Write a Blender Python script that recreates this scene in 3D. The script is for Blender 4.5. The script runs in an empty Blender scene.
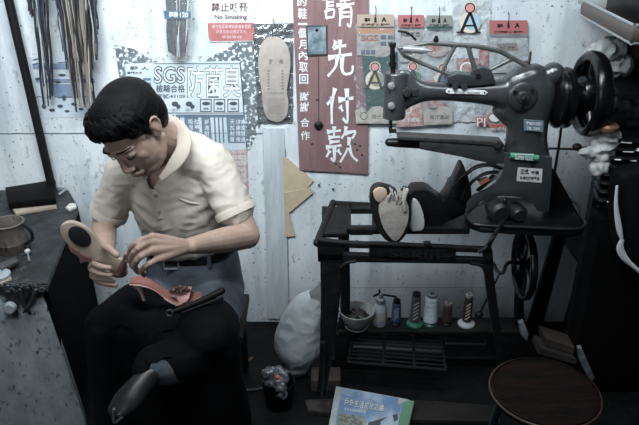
import bpy, bmesh, math, random
from mathutils import Vector, Matrix, noise as mnoise
random.seed(7)
SC = bpy.context.scene
COL = SC.collection
V = Vector
# ------------------------------------------------------------------ camera
F = 700.0
PITCH = math.radians(25)
CAM = V((0, -2.4, 1.61))
FWD = V((0, math.cos(PITCH), -math.sin(PITCH)))
UPV = V((0, math.sin(PITCH), math.cos(PITCH)))
def ray(px, py):
    return FWD + V((1, 0, 0)) * ((px - 319.5) / F) - UPV * ((py - 212.5) / F)
def W(px, py, Y):                       # survey: where a sight line meets the upright plane at Y
    d = ray(px, py); return CAM + d * ((Y - CAM.y) / d.y)
def WZ(px, py, z):                      # where it meets a level plane
    d = ray(px, py); return CAM + d * ((z - CAM.z) / d.z)
def S(r, px, py, Y):                    # length in metres of r image units at that place
    return r * (W(px, py, Y) - CAM).dot(FWD) / F
cd = bpy.data.cameras.new('camera'); cam = bpy.data.objects.new('camera', cd); COL.objects.link(cam)
cd.sensor_width = 36; cd.lens = F / 639 * 36; cam.location = CAM
cam.rotation_euler = (math.radians(90) - PITCH, 0, 0); cd.clip_start = .02
SC.camera = cam
# ------------------------------------------------------------------ materials
MT = {}
def M(key, c, rough=.6, metal=0., c2=None, nscale=8., nlo=.4, nhi=.6, stretch=(1, 1, 1), bump=0., bscale=40., spec=.5,
      alpha=1., c3=None, n3=30., lo3=.6, hi3=.7, trans=0., sub=0., emit=0., coat=0.):
    if key in MT: return MT[key]
    m = bpy.data.materials.new(key); m.use_nodes = True; nt = m.node_tree; N = nt.nodes; L = nt.links
    b = N['Principled BSDF']
    b.inputs['Roughness'].default_value = rough; b.inputs['Metallic'].default_value = metal
    b.inputs['Specular IOR Level'].default_value = spec; b.inputs['Alpha'].default_value = alpha
    b.inputs['Transmission Weight'].default_value = trans
    b.inputs['Coat Weight'].default_value = coat
    if sub:
        b.inputs['Subsurface Weight'].default_value = sub; b.inputs['Subsurface Radius'].default_value = (.01, .004, .002)
        b.inputs['Subsurface Scale'].default_value = 1
    b.inputs['Base Color'].default_value = (*c, 1)
    if c2 or bump or c3:
        tc = N.new('ShaderNodeTexCoord'); mp = N.new('ShaderNodeMapping'); mp.inputs['Scale'].default_value = stretch
        L.new(tc.outputs['Object'], mp.inputs['Vector'])
    last = None
    if c2:
        n = N.new('ShaderNodeTexNoise'); n.inputs['Scale'].default_value = nscale; n.inputs['Detail'].default_value = 8
        n.inputs['Roughness'].default_value = .65
        L.new(mp.outputs[0], n.inputs['Vector'])
        r = N.new('ShaderNodeValToRGB'); r.color_ramp.elements[0].position = nlo; r.color_ramp.elements[1].position = nhi
        r.color_ramp.elements[0].color = (*c, 1); r.color_ramp.elements[1].color = (*c2, 1)
        L.new(n.outputs['Fac'], r.inputs[0]); last = r.outputs[0]
    if c3:
        n = N.new('ShaderNodeTexNoise'); n.inputs['Scale'].default_value = n3; n.inputs['Detail'].default_value = 6
        L.new(mp.outputs[0], n.inputs['Vector'])
        r = N.new('ShaderNodeValToRGB'); r.color_ramp.elements[0].position = lo3; r.color_ramp.elements[1].position = hi3
        L.new(n.outputs['Fac'], r.inputs[0])
        x = N.new('ShaderNodeMix'); x.data_type = 'RGBA'
        L.new(r.outputs[0], x.inputs[0])
        if last: L.new(last, x.inputs[6])
        else: x.inputs[6].default_value = (*c, 1)
        x.inputs[7].default_value = (*c3, 1); last = x.outputs[2]
    if last: L.new(last, b.inputs['Base Color'])
    if bump:
        n = N.new('ShaderNodeTexNoise'); n.inputs['Scale'].default_value = bscale; n.inputs['Detail'].default_value = 5
        L.new(mp.outputs[0], n.inputs['Vector'])
        bp = N.new('ShaderNodeBump'); bp.inputs['Strength'].default_value = bump; bp.inputs['Distance'].default_value = .01
        L.new(n.outputs['Fac'], bp.inputs['Height']); L.new(bp.outputs[0], b.inputs['Normal'])
    MT[key] = m
    return m
BLK = lambda: M('black_iron', (.005, .0055, .006), .5, .0, spec=.2, c2=(.009, .009, .010), nscale=14, bump=.25, bscale=60)
CAST = lambda: M('grey_machine_enamel', (.045, .052, .055), .24, .45, c2=(.078, .086, .09), nscale=9, nlo=.35, nhi=.7, bump=.05, bscale=90, c3=(.028, .03, .033), n3=18, lo3=.58, hi3=.72)
STEEL = lambda: M('bright_steel', (.34, .36, .37), .3, .5)
DSTEEL = lambda: M('dark_steel', (.045, .048, .05), .38, .6, c2=(.08, .08, .08), nscale=30)
INK = lambda: M('black_ink', (.012, .013, .016), .7, spec=.2)
WHT = lambda: M('white_print', (.62, .66, .68), .6)
SKIN = lambda: M('skin', (.37, .255, .20), .5, c2=(.42, .30, .245), nscale=22, bump=.12, bscale=120, sub=.12)
# ------------------------------------------------------------------ mesh building
def BM(): return bmesh.new()
def mesh_from(bm, name, smooth=False):
    bmesh.ops.recalc_face_normals(bm, faces=bm.faces[:])
    me = bpy.data.meshes.new(name); bm.to_mesh(me); bm.free()
    if smooth:
        for p in me.polygons: p.use_smooth = True
    return me
def autosmooth(me, ang=40):
    for p in me.polygons: p.use_smooth = True
    bm = bmesh.new(); bm.from_mesh(me); a = math.radians(ang)
    for e in bm.edges:
        if len(e.link_faces) == 2 and e.calc_face_angle(0) > a: e.smooth = False
    bm.to_mesh(me); bm.free()
def tag(o, label=None, cat=None, group=None, kind=None):
    if label: o['label'] = label
    if cat: o['category'] = cat
    if group: o['group'] = group
    if kind: o['kind'] = kind
    return o
def thing(name, label, cat, loc, group=None):
    o = bpy.data.objects.new(name, None); COL.objects.link(o); o.location = loc; o.empty_display_size = .05
    return tag(o, label, cat, group)
def world_loc(o):
    v = V(o.location)
    while o.parent: o = o.parent; v += V(o.location)
    return v
def obj(name, bm, mat, parent=None, smooth=True, label=None, cat=None, group=None, kind=None, me=None, ang=40):
    """link ONE mesh object; vertices given in world space, origin moved to parent / base"""
    if me is None: me = mesh_from(bm, name)
    if smooth: autosmooth(me, ang)
    if parent is not None: org = world_loc(parent)
    else:
        xs = [v.co for v in me.vertices]
        org = V(((min(v.x for v in xs) + max(v.x for v in xs)) / 2, (min(v.y for v in xs) + max(v.y for v in xs)) / 2, min(v.z for v in xs)))
    me.transform(Matrix.Translation(-org))
    mats = mat if isinstance(mat, (list, tuple)) else [mat]
    for m in mats: me.materials.append(m)
    o = bpy.data.objects.new(name, me); COL.objects.link(o)
    if parent is not None: o.parent = parent
    else: o.location = org
    return tag(o, label, cat, group, kind)
def catmull(P, k):
    out = []
    n = len(P)
    for i in range(n - 1):
        p0 = P[max(i - 1, 0)]; p1 = P[i]; p2 = P[i + 1]; p3 = P[min(i + 2, n - 1)]
        for j in range(k):
            t = j / k
            out.append([.5 * (2 * b + (-a + c) * t + (2 * a - 5 * b + 4 * c - d) * t * t + (-a + 3 * b - 3 * c + d) * t ** 3)
                        for a, b, c, d in zip(p0, p1, p2, p3)])
    out.append(list(P[-1])); return out
def limb(bm, pts, rad, n=14, k=4, hint=(0, 0, 1), cap=True):
    """tube through pts; rad: number, list of numbers or list of (ra, rb); ra lies across hint, rb along hint"""
    pts = [V(p) for p in pts]
    if not isinstance(rad, (list, tuple)): rad = [rad] * len(pts)
    rr = [(r, r) if not isinstance(r, (list, tuple)) else r for r in rad]
    rows = [[p.x, p.y, p.z, r[0], r[1]] for p, r in zip(pts, rr)]
    if len(rows) > 2 and k > 1: rows = catmull(rows, k)
    P = [V(r[:3]) for r in rows]; R = [(max(r[3], 1e-4), max(r[4], 1e-4)) for r in rows]
    hint = V(hint); frames = []; ps = None
    for i in range(len(P)):
        t = (P[min(i + 1, len(P) - 1)] - P[max(i - 1, 0)])
        t = t.normalized() if t.length > 1e-9 else V((0, 0, 1))
        s = t.cross(hint)
        if s.length < .15: s = ps.copy() if ps else t.cross(V((1, .3, 0)))
        s = (s - t * s.dot(t)).normalized()
        if ps and s.dot(ps) < 0: s = -s
        ps = s; frames.append((t, s, t.cross(s).normalized()))
    rings = []
    def ring(c, fr, a, b):
        return [bm.verts.new(c + fr[1] * a * math.cos(2 * math.pi * q / n) + fr[2] * b * math.sin(2 * math.pi * q / n)) for q in range(n)]
    if cap:
        m = min(R[0])
        for q in (75, 45, 20): 
            a = math.radians(q); rings.append(ring(P[0] - frames[0][0] * m * math.sin(a), frames[0], R[0][0] * math.cos(a), R[0][1] * math.cos(a)))
    for p, fr, r in zip(P, frames, R): rings.append(ring(p, fr, *r))
    if cap:
        m = min(R[-1])
        for q in (20, 45, 75):
            a = math.radians(q); rings.append(ring(P[-1] + frames[-1][0] * m * math.sin(a), frames[-1], R[-1][0] * math.cos(a), R[-1][1] * math.cos(a)))
    for A, B in zip(rings, rings[1:]):
        for q in range(n): bm.faces.new((A[q], A[(q + 1) % n], B[(q + 1) % n], B[q]))
    bm.faces.new(rings[0]); bm.faces.new(rings[-1])
    return bm
def tube(bm, pts, r, n=8, k=4): return limb(bm, pts, r, n, k, hint=(.13, .21, 1), cap=False)
def ell(bm, c, r, rot=None, seg=20):
    mtx = Matrix.Translation(V(c)) @ (rot.to_4x4() if rot else Matrix()) @ Matrix.Diagonal((r[0], r[1], r[2], 1))
    bmesh.ops.create_uvsphere(bm, u_segments=seg, v_segments=seg // 2, radius=1, matrix=mtx)
def box(bm, c, s, rot=None, bev=.0):
    mtx = Matrix.Translation(V(c)) @ (rot.to_4x4() if rot else Matrix()) @ Matrix.Diagonal((s[0], s[1], s[2], 1))
    g = bmesh.ops.create_cube(bm, size=1, matrix=mtx)
    if bev: bmesh.ops.bevel(bm, geom=list({e for v in g['verts'] for e in v.link_edges}), offset=bev, segments=2, affect='EDGES', profile=.6)
def box2(bm, a, b, bev=0.):
    a = V(a); b = V(b); box(bm, (a + b) / 2, [abs(x) for x in (b - a)], None, bev)
def prism(bm, pts, ext, bev=0., seg=2):
    """closed polygon pts (world) extruded by vector ext"""
    vs = [bm.verts.new(V(p)) for p in pts]; f = bm.faces.new(vs)
    r = bmesh.ops.extrude_face_region(bm, geom=[f]); nv = [g for g in r['geom'] if isinstance(g, bmesh.types.BMVert)]
    for v in nv: v.co += V(ext)
    if bev:
        es = [e for e in f.edges] + list({e for v in nv for e in v.link_edges if e.other_vert(v) in nv})
        bmesh.ops.bevel(bm, geom=es, offset=bev, segments=seg, affect='EDGES', profile=.5)
    return bm
def outline(bm, px, Y, th, bev=0., round_=0):
    if round_: 
        q = [list(p) for p in px]; q = catmull(q[-1:] + q + q[:2], round_); q = q[round_:-round_ - 0]
        q = q[:round_ * len(px)]
        px = q
    return prism(bm, [W(x, y, Y) for x, y in px], (0, th, 0), bev)
def lathe(bm, c, prof, axis=(0, 0, 1), n=24):
    """prof: list of (radius, height along axis)"""
    ax = V(axis).normalized(); q = V((0, 0, 1)).rotation_difference(ax); rings = []
    for r, h in prof:
        rings.append([bm.verts.new(V(c) + q @ V((max(r, 1e-4) * math.cos(2 * math.pi * i / n), max(r, 1e-4) * math.sin(2 * math.pi * i / n), h))) for i in range(n)])
    for A, B in zip(rings, rings[1:]):
        for i in range(n): bm.faces.new((A[i], A[(i + 1) % n], B[(i + 1) % n], B[i]))
    bm.faces.new(rings[0]); bm.faces.new(rings[-1]); return bm
def ringtorus(bm, c, R, r, axis=(1, 0, 0), n=40, m=10, sx=1.):
    ax = V(axis).normalized(); q = V((0, 0, 1)).rotation_difference(ax); rows = []
    for i in range(n):
        a = 2 * math.pi * i / n; row = []
        for j in range(m):
            b = 2 * math.pi * j / m
            row.append(bm.verts.new(V(c) + q @ V(((R + r * math.cos(b)) * math.cos(a), (R + r * math.cos(b)) * math.sin(a), r * sx * math.sin(b)))))
        rows.append(row)
    for i in range(n):
        for j in range(m): bm.faces.new((rows[i][j], rows[(i + 1) % n][j], rows[(i + 1) % n][(j + 1) % m], rows[i][(j + 1) % m]))
def fuse(bm, voxel=.004, smooth=4, name='m', fac=.5):
    """melt overlapping closed shapes into one continuous skin"""
    bmesh.ops.recalc_face_normals(bm, faces=bm.faces[:])
    me = bpy.data.meshes.new(name); bm.to_mesh(me); bm.free()
    o = bpy.data.objects.new('tmp', me); COL.objects.link(o)
    r = o.modifiers.new('r', 'REMESH'); r.mode = 'VOXEL'; r.voxel_size = voxel
    if smooth:
        s = o.modifiers.new('s', 'SMOOTH'); s.iterations = smooth; s.factor = fac
    bpy.context.view_layer.update()
    dg = bpy.context.evaluated_depsgraph_get()
    out = bpy.data.meshes.new_from_object(o.evaluated_get(dg)); out.name = name
    bpy.data.objects.remove(o); bpy.data.meshes.remove(me)
    return out
from mathutils.bvhtree import BVHTree
def snapper(me):
    t = BVHTree.FromPolygons([v.co.copy() for v in me.vertices], [list(p.vertices) for p in me.polygons])
    def f(px, py, off=.002):
        d = ray(px, py).normalized(); h = t.ray_cast(CAM, d)
        return (h[0] - d * off) if h[0] else None
    return f
def project(p):
    d = V(p) - CAM; z = d.dot(FWD); return 319.5 + F * d.x / z, 212.5 - F * d.dot(UPV) / z
def inside(x, y, P):
    r = False
    for i in range(len(P)):
        (a, b), (c, d) = P[i], P[i - 1]
        if (b > y) != (d > y) and x < (c - a) * (y - b) / (d - b) + a: r = not r
    return r
def wrinkle(me, amp, sc, stretch=(1, 1, 1), seed=0, ridge=False):
    nrm = [n.vector.copy() for n in me.vertex_normals]
    for v, vn in zip(me.vertices, nrm):
        p = V((v.co.x * stretch[0], v.co.y * stretch[1], v.co.z * stretch[2])) * sc + V((seed, seed * 2, 0))
        d = mnoise.noise(p)
        if ridge: d = .5 - abs(d) * 2
        v.co += vn * amp * d
# ------------------------------------------------------------------ writing
_tc = {}
def glyphs(body, off=0.):
    k = (body, off)
    if k not in _tc:
        c = bpy.data.curves.new('t', 'FONT'); c.body = body; c.offset = off; c.resolution_u = 3
        o = bpy.data.objects.new('t', c); COL.objects.link(o); bpy.context.view_layer.update()
        me = bpy.data.meshes.new_from_object(o.evaluated_get(bpy.context.evaluated_depsgraph_get()))
        vs = [v.co.copy() for v in me.vertices]; fs = [list(p.vertices) for p in me.polygons]
        bpy.data.objects.remove(o); bpy.data.curves.remove(c); bpy.data.meshes.remove(me)
        _tc[k] = (vs, fs)
    return _tc[k]
def write(bm, body, x0, y0, x1, y1, Y, off=0., sk=0., roll=0., vert=False, mapf=None):
    """fit a line of writing in the image-unit box x0,y0 (top left) - x1,y1 (bottom right) on the plane Y"""
    vs, fs = glyphs(body, off)
    if not vs: return
    ax = min(v.x for v in vs); bx = max(v.x for v in vs); ay = min(v.y for v in vs); by = max(v.y for v in vs)
    mapf = mapf or (lambda a, b: W(a, b, Y))
    nv = []
    for v in vs:
        u = (v.x - ax) / max(bx - ax, 1e-6); t = (v.y - ay) / max(by - ay, 1e-6)
        nv.append(bm.verts.new(mapf(x0 + u * (x1 - x0) + sk * t, y1 + t * (y0 - y1) + roll * u)))
    for f in fs:
        try: bm.faces.new([nv[i] for i in f])
        except ValueError: pass
def patch(bm, x0, y0, x1, y1, Y, sk=0.):
    bm.faces.new([bm.verts.new(W(x, y, Y)) for x, y in ((x0, y1), (x1, y1), (x1 + sk, y0), (x0 + sk, y0))])
def poly(bm, pts, Y): bm.faces.new([bm.verts.new(W(x, y, Y)) for x, y in pts])
def disc(bm, x, y, r, Y, n=18, r2=None): 
    r2 = r2 or r
    bm.faces.new([bm.verts.new(W(x + r * math.cos(2 * math.pi * i / n), y + r2 * math.sin(2 * math.pi * i / n), Y)) for i in range(n)])
def ringp(bm, x, y, r, w, Y, n=20):
    a = [bm.verts.new(W(x + r * math.cos(2 * math.pi * i / n), y + r * math.sin(2 * math.pi * i / n), Y)) for i in range(n)]
    b = [bm.verts.new(W(x + (r - w) * math.cos(2 * math.pi * i / n), y + (r - w) * math.sin(2 * math.pi * i / n), Y)) for i in range(n)]
    for i in range(n): bm.faces.new((a[i], a[(i + 1) % n], b[(i + 1) % n], b[i]))
def stroke(bm, pts, w, box_, Y):
    x0, y0, x1, y1 = box_
    P = catmull([list(p) for p in pts], 5) if len(pts) > 2 else [[pts[0][i] + (pts[1][i] - pts[0][i]) * t / 6 for i in (0, 1)] for t in range(7)]
    L = []; R = []
    for i, p in enumerate(P):
        a = P[max(i - 1, 0)]; b = P[min(i + 1, len(P) - 1)]; dx = b[0] - a[0]; dy = b[1] - a[1]; l = math.hypot(dx, dy) or 1
        t = i / (len(P) - 1); ww = w * (1.15 - .35 * math.sin(math.pi * t) - (.55 * t if len(pts) > 1 else 0)) * .5
        for q, s in ((L, 1), (R, -1)):
            q.append(bm.verts.new(W(x0 + (p[0] - dy / l * ww * s) / 100 * (x1 - x0), y0 + (p[1] + dx / l * ww * s) / 100 * (y1 - y0), Y)))
    for i in range(len(P) - 1): bm.faces.new((L[i], L[i + 1], R[i + 1], R[i]))
def flat(name, bm, mat, parent, **k): return obj(name, bm, mat, parent, smooth=False, **k)
def crinkle(px, Y, nx, nz, amp, seed):
    """crinkled sheet over an image-unit quad (tl,tr,br,bl), standing off the wall at Y, real thickness"""
    bm = BM(); g = []
    for j in range(nz + 1):
        row = []
        for i in range(nx + 1):
            u = i / nx; t = j / nz
            x = (px[0][0] * (1 - u) + px[1][0] * u) * (1 - t) + (px[3][0] * (1 - u) + px[2][0] * u) * t
            y = (px[0][1] * (1 - u) + px[1][1] * u) * (1 - t) + (px[3][1] * (1 - u) + px[2][1] * u) * t
            p = W(x, y, Y); p.y += amp * mnoise.noise(p * 45 + V((seed, 0, 0))) + amp * .6 * mnoise.noise(p * 110 + V((0, seed, 0)))
            row.append(bm.verts.new(p))
        g.append(row)
    for j in range(nz):
        for i in range(nx): bm.faces.new((g[j][i], g[j][i + 1], g[j + 1][i + 1], g[j + 1][i]))
    bmesh.ops.solidify(bm, geom=bm.faces[:], thickness=.0006)
    return bm
# ================================================================== SETTING
wm = M('painted_wall', (.46, .515, .55), .7, c2=(.62, .665, .695), nscale=3.2, nlo=.36, nhi=.62, stretch=(1.6, 1, .8), bump=.25, bscale=26,
       c3=(.26, .29, .31), n3=26, lo3=.62, hi3=.74)
def grime(m):
    nt = m.node_tree; N = nt.nodes; L = nt.links; b = N['Principled BSDF']
    src = b.inputs['Base Color'].links[0].from_socket
    tc = N.new('ShaderNodeTexCoord'); mp = N.new('ShaderNodeMapping'); mp.inputs['Scale'].default_value = (5, 1, .5)
    L.new(tc.outputs['Object'], mp.inputs[0])
    n = N.new('ShaderNodeTexNoise'); n.inputs['Scale'].default_value = 3; n.inputs['Detail'].default_value = 9; L.new(mp.outputs[0], n.inputs[0])
    r = N.new('ShaderNodeValToRGB'); r.color_ramp.elements[0].position = .47; r.color_ramp.elements[1].position = .68
    r.color_ramp.elements[0].color = (0, 0, 0, 1); r.color_ramp.elements[1].color = (.55, .55, .55, 1)
    L.new(n.outputs[0], r.inputs[0])
    x = N.new('ShaderNodeMix'); x.data_type = 'RGBA'; L.new(r.outputs[0], x.inputs[0]); L.new(src, x.inputs[6]); x.inputs[7].default_value = (.27, .33, .37, 1)
    # chips of old dark paint
    v = N.new('ShaderNodeTexNoise'); v.inputs['Scale'].default_value = 95; v.inputs['Detail'].default_value = 3; L.new(tc.outputs['Object'], v.inputs[0])
    r2 = N.new('ShaderNodeValToRGB'); r2.color_ramp.elements[0].position = .675; r2.color_ramp.elements[1].position = .71; L.new(v.outputs[0], r2.inputs[0])
    y = N.new('ShaderNodeMix'); y.data_type = 'RGBA'; L.new(r2.outputs[0], y.inputs[0]); L.new(x.outputs[2], y.inputs[6]); y.inputs[7].default_value = (.06, .065, .07, 1)
    L.new(y.outputs[2], b.inputs['Base Color'])
grime(wm)
bm = BM(); box2(bm, (-2.2, 0, 0), (2.2, .12, 2.5)); obj('wall_back', bm, wm, smooth=False, kind='structure')
fm = M('grimy_floor', (.0022, .0024, .0026), .6, spec=.18, c2=(.009, .009, .009), nscale=7, nlo=.45, nhi=.75, bump=.6, bscale=24, c3=(.035, .033, .032), n3=60, lo3=.68, hi3=.75)
bm = BM(); box2(bm, (-2.2, -3.2, -.1), (2.2, .12, 0)); obj('floor', bm, fm, smooth=False, kind='structure')
# seams and battens of the wall boards
seam = M('seam_filler', (.16, .18, .19), .8, c2=(.30, .34, .36), nscale=20)
def strip(name, x0, x1, ya, yb, th, mat, sk=0):
    bm = BM(); a = W(x0, ya, 0); b = W(x1, ya, 0); c = W(x1 + sk, yb, 0); d = W(x0 + sk, yb, 0)
    prism(bm, [a, b, c, d], (0, -th, 0)); return obj(name, bm, mat, smooth=False, kind='structure')
strip('trim_1', 262.5, 265.5, 128, 319, .003, seam, 6)
strip('trim_2', 283, 286, 150, 321, .003, seam, 4)
tm = M('batten_paint', (.48, .54, .57), .6, c2=(.36, .41, .44), nscale=6, stretch=(4, 1, .6), bump=.2)
strip('trim_3', 263, 284, 128, 318, .006, tm, 5)
bm = BM(); box2(bm, (-2.2, -.003, W(30, 133.3, 0).z), (W(262, 133, 0).x, 0.001, W(30, 132.6, 0).z)); obj('trim_4', bm, seam, smooth=False, kind='structure')
bm = BM(); prism(bm, [W(170, 321.5, 0), W(300, 321.5, 0), W(300, 324, 0), W(170, 324, 0)], (0, -.008, 0)); obj('baseboard_back', bm, BLK(), smooth=False, kind='structure')
strip('trim_5', 335, 505, 287.2, 287.8, .001, M('seam_faint', (.33, .37, .39), .8), 0)
# ================================================================== ON THE WALL
# --- notice: no smoking
t = thing('no_smoking_sign', 'white and red no smoking notice at the top of the wall', 'sign', W(230, 42, -.004))
red = M('faded_red', (.30, .10, .10), .5, c2=(.36, .15, .15), nscale=30)
wp = M('white_enamel', (.60, .66, .69), .4, c2=(.52, .58, .61), nscale=12)
bm = BM(); prism(bm, [W(x, y, -.001) for x, y in ((203, -14), (252.5, -14), (254.5, 41), (210, 42), (208, 38))], (0, -.003, 0)); obj('sign_plate', bm, wp, t, smooth=False)
bm = BM(); poly(bm, ((207.4, 23), (254, 22.6), (254.6, 40.5), (210, 41.4), (208.5, 38)), -.0046); flat('red_panel', bm, red, t)
bm = BM(); write(bm, '禁止吸菸', 211, 2.6, 248, 12, -.0052, .02); write(bm, 'No Smoking', 214.5, 14.6, 247, 20.4, -.0052, .03)
flat('dark_lettering', bm, M('dark_red_ink', (.10, .045, .05), .6), t, label='dark red lettering')
bm = BM(); write(bm, '請勿在此區域吸菸違者罰款', 212, 24.6, 251, 28.4, -.0052, .01); write(bm, '菸害防制法規定室內', 216, 30, 246, 33.4, -.0052)
write(bm, '申訴專線', 222, 35.4, 242, 38.6, -.0052)
flat('pale_lettering', bm, M('pale_pink_ink', (.55, .42, .42), .6), t, label='pale pink lettering')
# --- torn speckled posters behind
spk = M('speckled_poster', (.085, .105, .12), .6, c2=(.15, .18, .20), nscale=20, c3=(.55, .62, .66), n3=70, lo3=.53, hi3=.58, bump=.3)
bm = BM(); prism(bm, [W(x, y, 0) for x, y in ((114.5, 44.5), (134, 49), (147, 57), (160, 62.5), (160, 66), (128, 90), (119, 76))], (0, -.0012, 0))
obj('torn_poster', bm, spk, smooth=False, label='torn dark blue speckled poster scrap left of the big insole poster', cat='poster')
bm = BM(); prism(bm, [W(x, y, 0) for x, y in ((204, 62), (213, 55), (224, 51), (233, 43), (254, 41), (258, 60), (262, 122), (250, 150), (240, 150), (236, 66))], (0, -.0012, 0))
obj('torn_poster', bm, spk, smooth=False, label='speckled dark blue torn poster strip between big poster and foil packed insole', cat='poster')
bm = BM(); prism(bm, [W(x, y, 0) for x, y in ((222, 140), (247, 142), (249, 196), (226, 196))], (0, -.0018, 0))
t = obj('faded_notice', bm, M('pinkish_paper', (.36, .24, .235), .7, c2=(.46, .40, .40), nscale=40, nlo=.45, nhi=.55), smooth=False, label='faded reddish notice low on the wall beside the man\'s shoulder', cat='poster')
bm = BM(); 
for i in range(7): write(bm, '修理皮鞋皮包', 229, 149 + i * 6, 246, 153 + i * 6, -.0024)
flat('lettering', bm, WHT(), t)
# --- big poster
t = thing('insole_poster', 'large pale blue insole poster with outlined lettering behind the man', 'poster', W(180, 145, -.002))
pm = M('pale_blue_paper', (.52, .585, .62), .6, c2=(.42, .50, .545), nscale=9, bump=.15, bscale=15)
bm = BM(); prism(bm, [W(x, y, -.002) for x, y in ((125, 64), (153, 62.5), (240.5, 61), (247, 149), (133, 158))], (0, -.001, 0)); obj('poster_sheet', bm, pm, t, smooth=False)
ink = M('blue_grey_ink', (.055, .07, .09), .6)
bm = BM(); Y = -.0038
for r in ((153.5, 63.3, 240, 64.1), (153.5, 112.6, 243.5, 113.4)): patch(bm, *r, Y)
poly(bm, ((239.6, 62), (240.6, 62), (247, 148), (246, 148)), Y)
write(bm, 'SGS', 153.6, 66, 185.2, 84, -.0034, .045)
write(bm, '防菌臭', 187, 65.5, 241, 98, -.0034, .024)
write(bm, '檢驗合格', 156, 84.6, 185, 92.6, Y, .015); write(bm, '字號:43109', 157, 93.8, 185, 98.6, Y, .01)
write(bm, '鞋 人', 130, 66.2, 149, 70.2, Y, .02); write(bm, '美觀大方', 127, 71.4, 142, 74.4, Y, .02)
for x in (160, 175, 189): 
    disc(bm, x, 104, 3.4, Y, r2=2.6); disc(bm, x + 3.4, 106.6, 2.2, Y)
    write(bm, '吸汗', x - 3, 108.8, x + 4, 111.4, Y)
for x in (200, 213.6, 227.4):
    for r in ((x, 99, x + 11.6, 99.9), (x, 111, x + 11.6, 111.9), (x, 99, x + .9, 111.9), (x + 10.7, 99, x + 11.6, 111.9)): patch(bm, *r, Y)
    write(bm, '透氣', x + 3, 107.4, x + 9, 110, Y); disc(bm, x + 6, 103.5, 4, Y, r2=1.9)
flat('dark_lettering', bm, ink, t, label='dark outlined lettering and symbols')
bm = BM(); write(bm, 'SGS', 154.4, 67.2, 184.4, 82.8, -.0042, -.012); write(bm, '防菌臭', 187.7, 66.4, 240.3, 97.2, -.0042, .004)
flat('white_lettering', bm, M('poster_white', (.60, .66, .69), .6), t, label='white fill of the large lettering')
blu = M('poster_blue', (.12, .17, .225), .6)
bm = BM()
for i in range(4): patch(bm, 143, 78 + i * 4.6, 151, 80.6 + i * 4.6, Y)
for (a, b) in ((186, 200), (203, 212), (228, 245)): patch(bm, a, 114.6, b, 143, Y, -2)
patch(bm, 176, 114.5, 245, 117.4, Y)
for x in (162, 168, 174, 180, 215, 219, 223): patch(bm, x, 115, x + 1.6, 143, Y, -1.5)
flat('blue_panel', bm, blu, t, label='blue text panels')
bm = BM()
for (x, s) in ((188.5, '吸濕排汗'), (194.5, '防霉抗菌'), (204.5, '舒適耐用'), (230, '天然材質'), (236, '健康環保'), (241, '專業製造')):
    for q, ch in enumerate(s): write(bm, ch, x, 119.5 + q * 5.8, x + 4.6, 124.4 + q * 5.8, -.0046, .01)
flat('column_lettering', bm, M('poster_white', (.6, .6, .6)), t, label='pale lettering in columns')
# --- left poster behind the laces
t = thing('price_poster', 'pale poster with blue bands half hidden behind the hanging laces', 'poster', W(60, 118, -.002))
bm = BM(); prism(bm, [W(x, y, 0) for x, y in ((29, 57), (92, 55), (96, 117), (41, 118))], (0, -.001, 0)); obj('poster_sheet', bm, M('poster_pale', (.50, .57, .62), .6, c2=(.42, .49, .55), nscale=14), t, smooth=False)
bm = BM(); Yq = -.0028
for r, sk in (((33, 63.5, 94, 69), -1), ((36, 79, 95, 82.5), -1), ((54, 84, 76, 97), -1)): patch(bm, *r, Yq, sk)
flat('blue_band', bm, M('band_blue', (.17, .24, .34), .6), t)
bm = BM(); random.seed(3)
for y in (59.5, 64, 97.6): stroke(bm, ((0, 60), (30, 20), (60, 45), (100, 0)), 16, (33, y - 2, 52, y + 2.4), -.0034)
for y in (62, 97): stroke(bm, ((0, 60), (30, 45), (60, 45), (100, 20)), 12, (58, y - 2, 90, y + 2.4), -.0034)
for (x, y, a, b) in ((38, 79, 3, 1.6), (43, 74, 3.4, 1.2), (58, 82, 3, 1.2), (62, 75, 4, 1.3), (76, 75, 3, 1.2), (80, 80, 2, 1.4), (50, 91, 1, 2), (44, 106, 2.4, 3), (52, 110, 3, 1.6), (60, 106, 3, 1.6), (67, 111, 2.6, 1), (74, 104, 3, 1.6), (81, 109, 2.5, 1.2), (64, 98, 2, 3)):
    disc(bm, x, y, a, -.0034, r2=b, n=7)
flat('dark_marks', bm, ink, t)
# --- foil packed insole
t = thing('packed_insole', 'long beige shoe insole in a clear foil pouch hanging left of the red board', 'insole', W(275, 122, -.01))
foil = M('clear_film', (.62, .68, .71), .16, spec=.8, alpha=.42, bump=.9, bscale=55)
silver = M('crumpled_foil', (.5, .54, .56), .22, .75, bump=1., bscale=45)
obj('pouch', crinkle(((252.5, 24), (293.5, 23), (293, 123), (258, 124)), -.004, 26, 60, .004, 3), silver, t)
bm = BM(); outline(bm, ((273, 36.5), (281, 38.5), (288, 47), (290.6, 61), (289, 77), (287, 91), (288.6, 104), (287, 115), (281, 121.5), (273, 121.5), (266, 116.5), (263, 105), (261.4, 90), (259, 75), (258, 60), (260.5, 46), (266, 38.8)), -.016, .005, .0015, 4)
ins = obj('insole', bm, M('insole_beige', (.33, .305, .28), .75, c2=(.28, .255, .235), nscale=40), t)
bm = BM(); Yi = -.0167; write(bm, '舒', 269, 59, 273, 64, Yi, .02); write(bm, '美', 279, 59, 283.5, 64, Yi, .02)
for y in range(70, 90, 3):
    patch(bm, 267.5, y, 269.5, y + 1.6, Yi); patch(bm, 281.5, y, 283.4, y + 1.6, Yi)
write(bm, 'COMFORT', 269, 92, 284, 94.4, Yi)
for y in range(99, 114, 2):
    for x in range(269, 285, 2): disc(bm, x, y, .55, Yi, n=6)
flat('printed_marks', bm, M('insole_print', (.15, .145, .14), .7), ins)
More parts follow.
